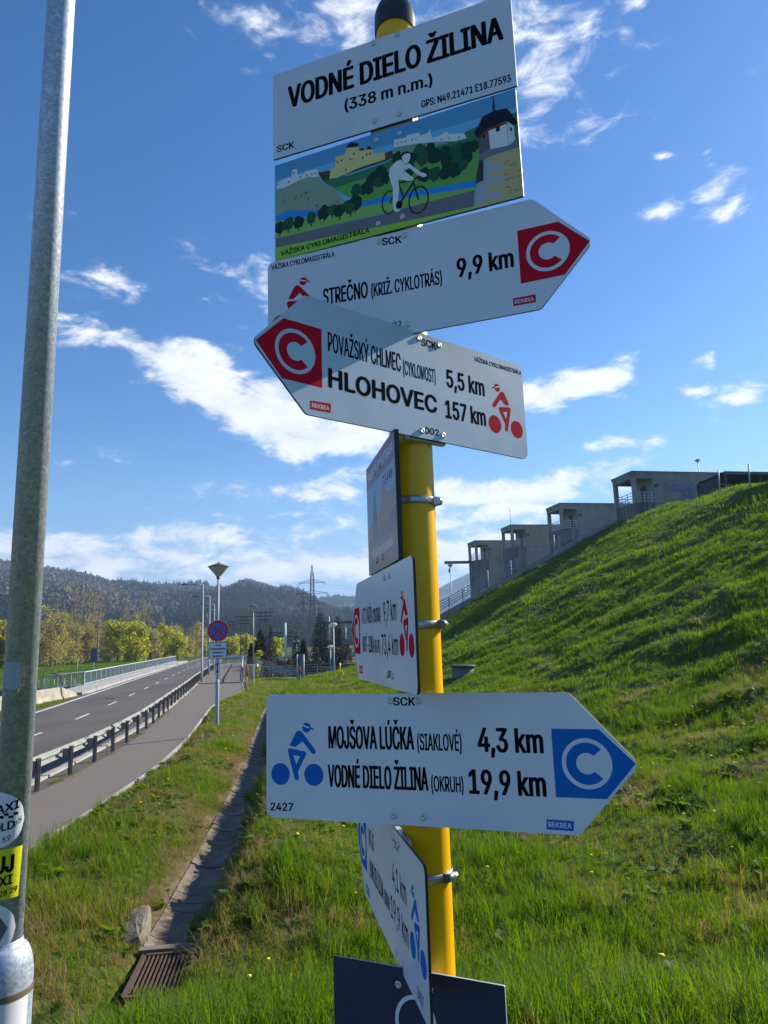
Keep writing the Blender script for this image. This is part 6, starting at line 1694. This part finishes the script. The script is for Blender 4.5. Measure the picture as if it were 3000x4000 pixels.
grass('grass', 36000, 9.3, 21, 3, NEAR, 1.15, 'green grass beside the trough and at the foot of the slope')
grass('grass', 3600, 12, 26, 4, LONG, 1.0, 'longer grass clumps at the foot of the slope', .50)
grass('grass', 46000, 20, 42, 5, MID, 1.25, 'grass on the lower dam slope and verge')
grass('grass', 52000, 40, 80, 6, FAR, 1.3, 'grass on the upper dam slope')
# crest-of-bank blades right in front of the viewer
x, y, r = sector(1500, 3.5, 5.2, 9, -22, 33); k = len(x)
scatter('grass', np.stack([x, y, height(x, y)], 1), r.uniform(0, 6.28, k), r.normal(0, .16, (k, 2)), r.uniform(.7, 1.15, k), np.clip(r.normal(.6, .14, k), 0, 1), LONG, 'stuff', 'long blades at the edge of the bank below the signs', 'grass')
# weeds between guardrail posts, meadow tufts left of the road
r = np.random.default_rng(71); n = 900; y = r.uniform(12, 58, n); x = interp_x(GRs, y)+r.normal(.02, .10, n); ok = fbm(y*.6, y*0, 3, 55) > .44
x, y = x[ok], y[ok]; k = len(x)
scatter('weeds', np.stack([x, y, np.full(k, -3.19)], 1), r.uniform(0, 6.28, k), r.normal(0, .2, (k, 2)), r.uniform(.35, .9, k), np.clip(r.normal(.35, .2, k), 0, 1), MID, 'stuff', 'weeds growing between the guardrail posts', 'weeds')
n = 9000; y = r.uniform(34, 53, n); cx = interp_x(CLs, y); x = cx-3.7-r.uniform(0, 1, n)**1.2*2.6; k = n
scatter('grass', np.stack([x, y, np.full(k, -3.31)], 1), r.uniform(0, 6.28, k), r.normal(0, .2, (k, 2)), r.uniform(.5, 1.3, k), np.clip(r.normal(.45, .15, k), 0, 1), MID, 'stuff', 'grass strip between the road and the concrete barriers', 'grass')
n = 26000; y = r.uniform(100, 175, n); cx = interp_x(CLs, y); x = cx-7-r.uniform(0, 1, n)*50; k = n
scatter('grass', np.stack([x, y, height(x, y)], 1), r.uniform(0, 6.28, k), r.normal(0, .2, (k, 2)), r.uniform(1.4, 2.6, k), np.clip(r.normal(.62, .12, k), 0, 1), FAR, 'stuff', 'green meadow beyond the bridge', 'grass')
# dry thatch: last year's grass, flattened
THATCH = proto_coll('thatch_tufts', [tuft_mesh(120+i, 22, .20, .004, .05, 1.9, 4) for i in range(4)])
x, y, r = sector(9000, 4, 22, 31); ok = grass_ok(x, y) & (fbm(x*.7+31.3, y*.7+4.4, 4, 78)+r.normal(0, .03, len(x)) > .545); x, y = x[ok], y[ok]; k = len(x)
scatter('dry_grass', np.stack([x, y, height(x, y)+.01], 1), r.uniform(0, 6.28, k), r.normal(0, .3, (k, 2)), r.uniform(.6, 1.3, k), np.clip(r.normal(.05, .07, k), 0, 1), THATCH, 'stuff', 'flattened straw coloured grass among the green', 'dry grass', zscale=r.uniform(.4, .9, k))
n = 1500; y = r.uniform(8.3, 27, n); x = interp_x(TRs, y)-.34-.42*np.clip(fbm(y*.75, y*0+2., 3, 61)-.15, 0, 1)+r.normal(0, .09, n); x = np.minimum(x, interp_x(TRs, y)-.25); k = n
scatter('dry_grass', np.stack([x, y, height(x, y)+.01], 1), r.uniform(0, 6.28, k), r.normal(0, .3, (k, 2)), r.uniform(.35, .8, k), np.clip(r.normal(.12, .12, k), 0, 1), THATCH, 'stuff', 'straw and thin grass along the soil edge of the channel', 'dry grass', zscale=r.uniform(.3, .7, k))
# broad leaved weeds
def rosette(seed):
    r_ = np.random.default_rng(seed); v = []; f = []
    for i in range(9):
        a_ = 6.283*i/9+r_.uniform(-.3, .3); L_ = .07*r_.uniform(.6, 1.2); w_ = L_*.34; o_ = np.array([math.cos(a_), math.sin(a_), 0]); sd = np.array([-o_[1], o_[0], 0]); up_ = r_.uniform(.3, .9); b = len(v)
        for (u, ww) in ((0, .15), (.35, .8), (.7, 1.), (1., .1)):
            c_ = o_*L_*u+np.array([0, 0, L_*up_*(u-.45*u*u)]); v += [tuple(c_-sd*w_*ww), tuple(c_+sd*w_*ww)]
        for q in range(3): f.append((b+2*q, b+2*q+1, b+2*q+3, b+2*q+2))
    me = bpy.data.meshes.new('weed'); me.from_pydata(v, [], f); me.materials.append(GRASSM); return me
WEED = proto_coll('weed_rosettes', [rosette(i) for i in range(4)])
x, y, r = sector(5200, 4, 20, 33); ok = grass_ok(x, y) & (fbm(x*1.1+9, y*1.1, 3, 91)+r.normal(0, .02, len(x)) > .50); x, y = x[ok], y[ok]; k = len(x)
scatter('weeds', np.stack([x, y, height(x, y)+.03], 1), r.uniform(0, 6.28, k), r.normal(0, .25, (k, 2)), r.uniform(.7, 1.8, k), np.clip(r.normal(.78, .08, k), 0, 1), WEED, 'stuff', 'clover and broad leaved weeds in the near turf', 'weeds')
# dandelions
FLM = pmat('dandelion', (.85, .62, .02), .6)
def flower():
    m = MB(); m.tube([(0, 0, 0), (.01, 0, .12)], .0025, 4, mi=1); m.lathe((.01, 0, .12), [(.001, -.006), (.018, 0), (.020, .008), (.012, .014), (.001, .016)], 9); return m.mesh('dandelion', [FLM, GRASSM])
FLC = proto_coll('dandelions', [flower()])
x, y, r = sector(330, 6, 40, 12, -20, 33); ok = grass_ok(x, y); x, y = x[ok], y[ok]; k = len(x)
scatter('dandelions', np.stack([x, y, height(x, y)], 1), r.uniform(0, 6.28, k), r.normal(0, .2, (k, 2)), r.uniform(.8, 1.5, k), np.full(k, .6), FLC, 'stuff', 'yellow dandelions dotted over the grass', 'flowers')

# ------------------------------------------------------------------ air
hb = MB(); hb.box((0, 3300, 141), (12600, 7900, 298))
hm = bpy.data.materials.new('haze_air'); hm.use_nodes = True; nt = hm.node_tree; nt.nodes.clear()
ho = nt.nodes.new('ShaderNodeOutputMaterial'); pv = nt.nodes.new('ShaderNodeVolumePrincipled')
pv.inputs['Color'].default_value = (.48, .70, 1.0, 1); pv.inputs['Density'].default_value = 2.2e-4; pv.inputs['Anisotropy'].default_value = .25
nt.links.new(pv.outputs[0], ho.inputs['Volume'])
tag(hb.build('haze', hm), 'thin blue spring haze over the valley', 'haze', None, 'stuff')
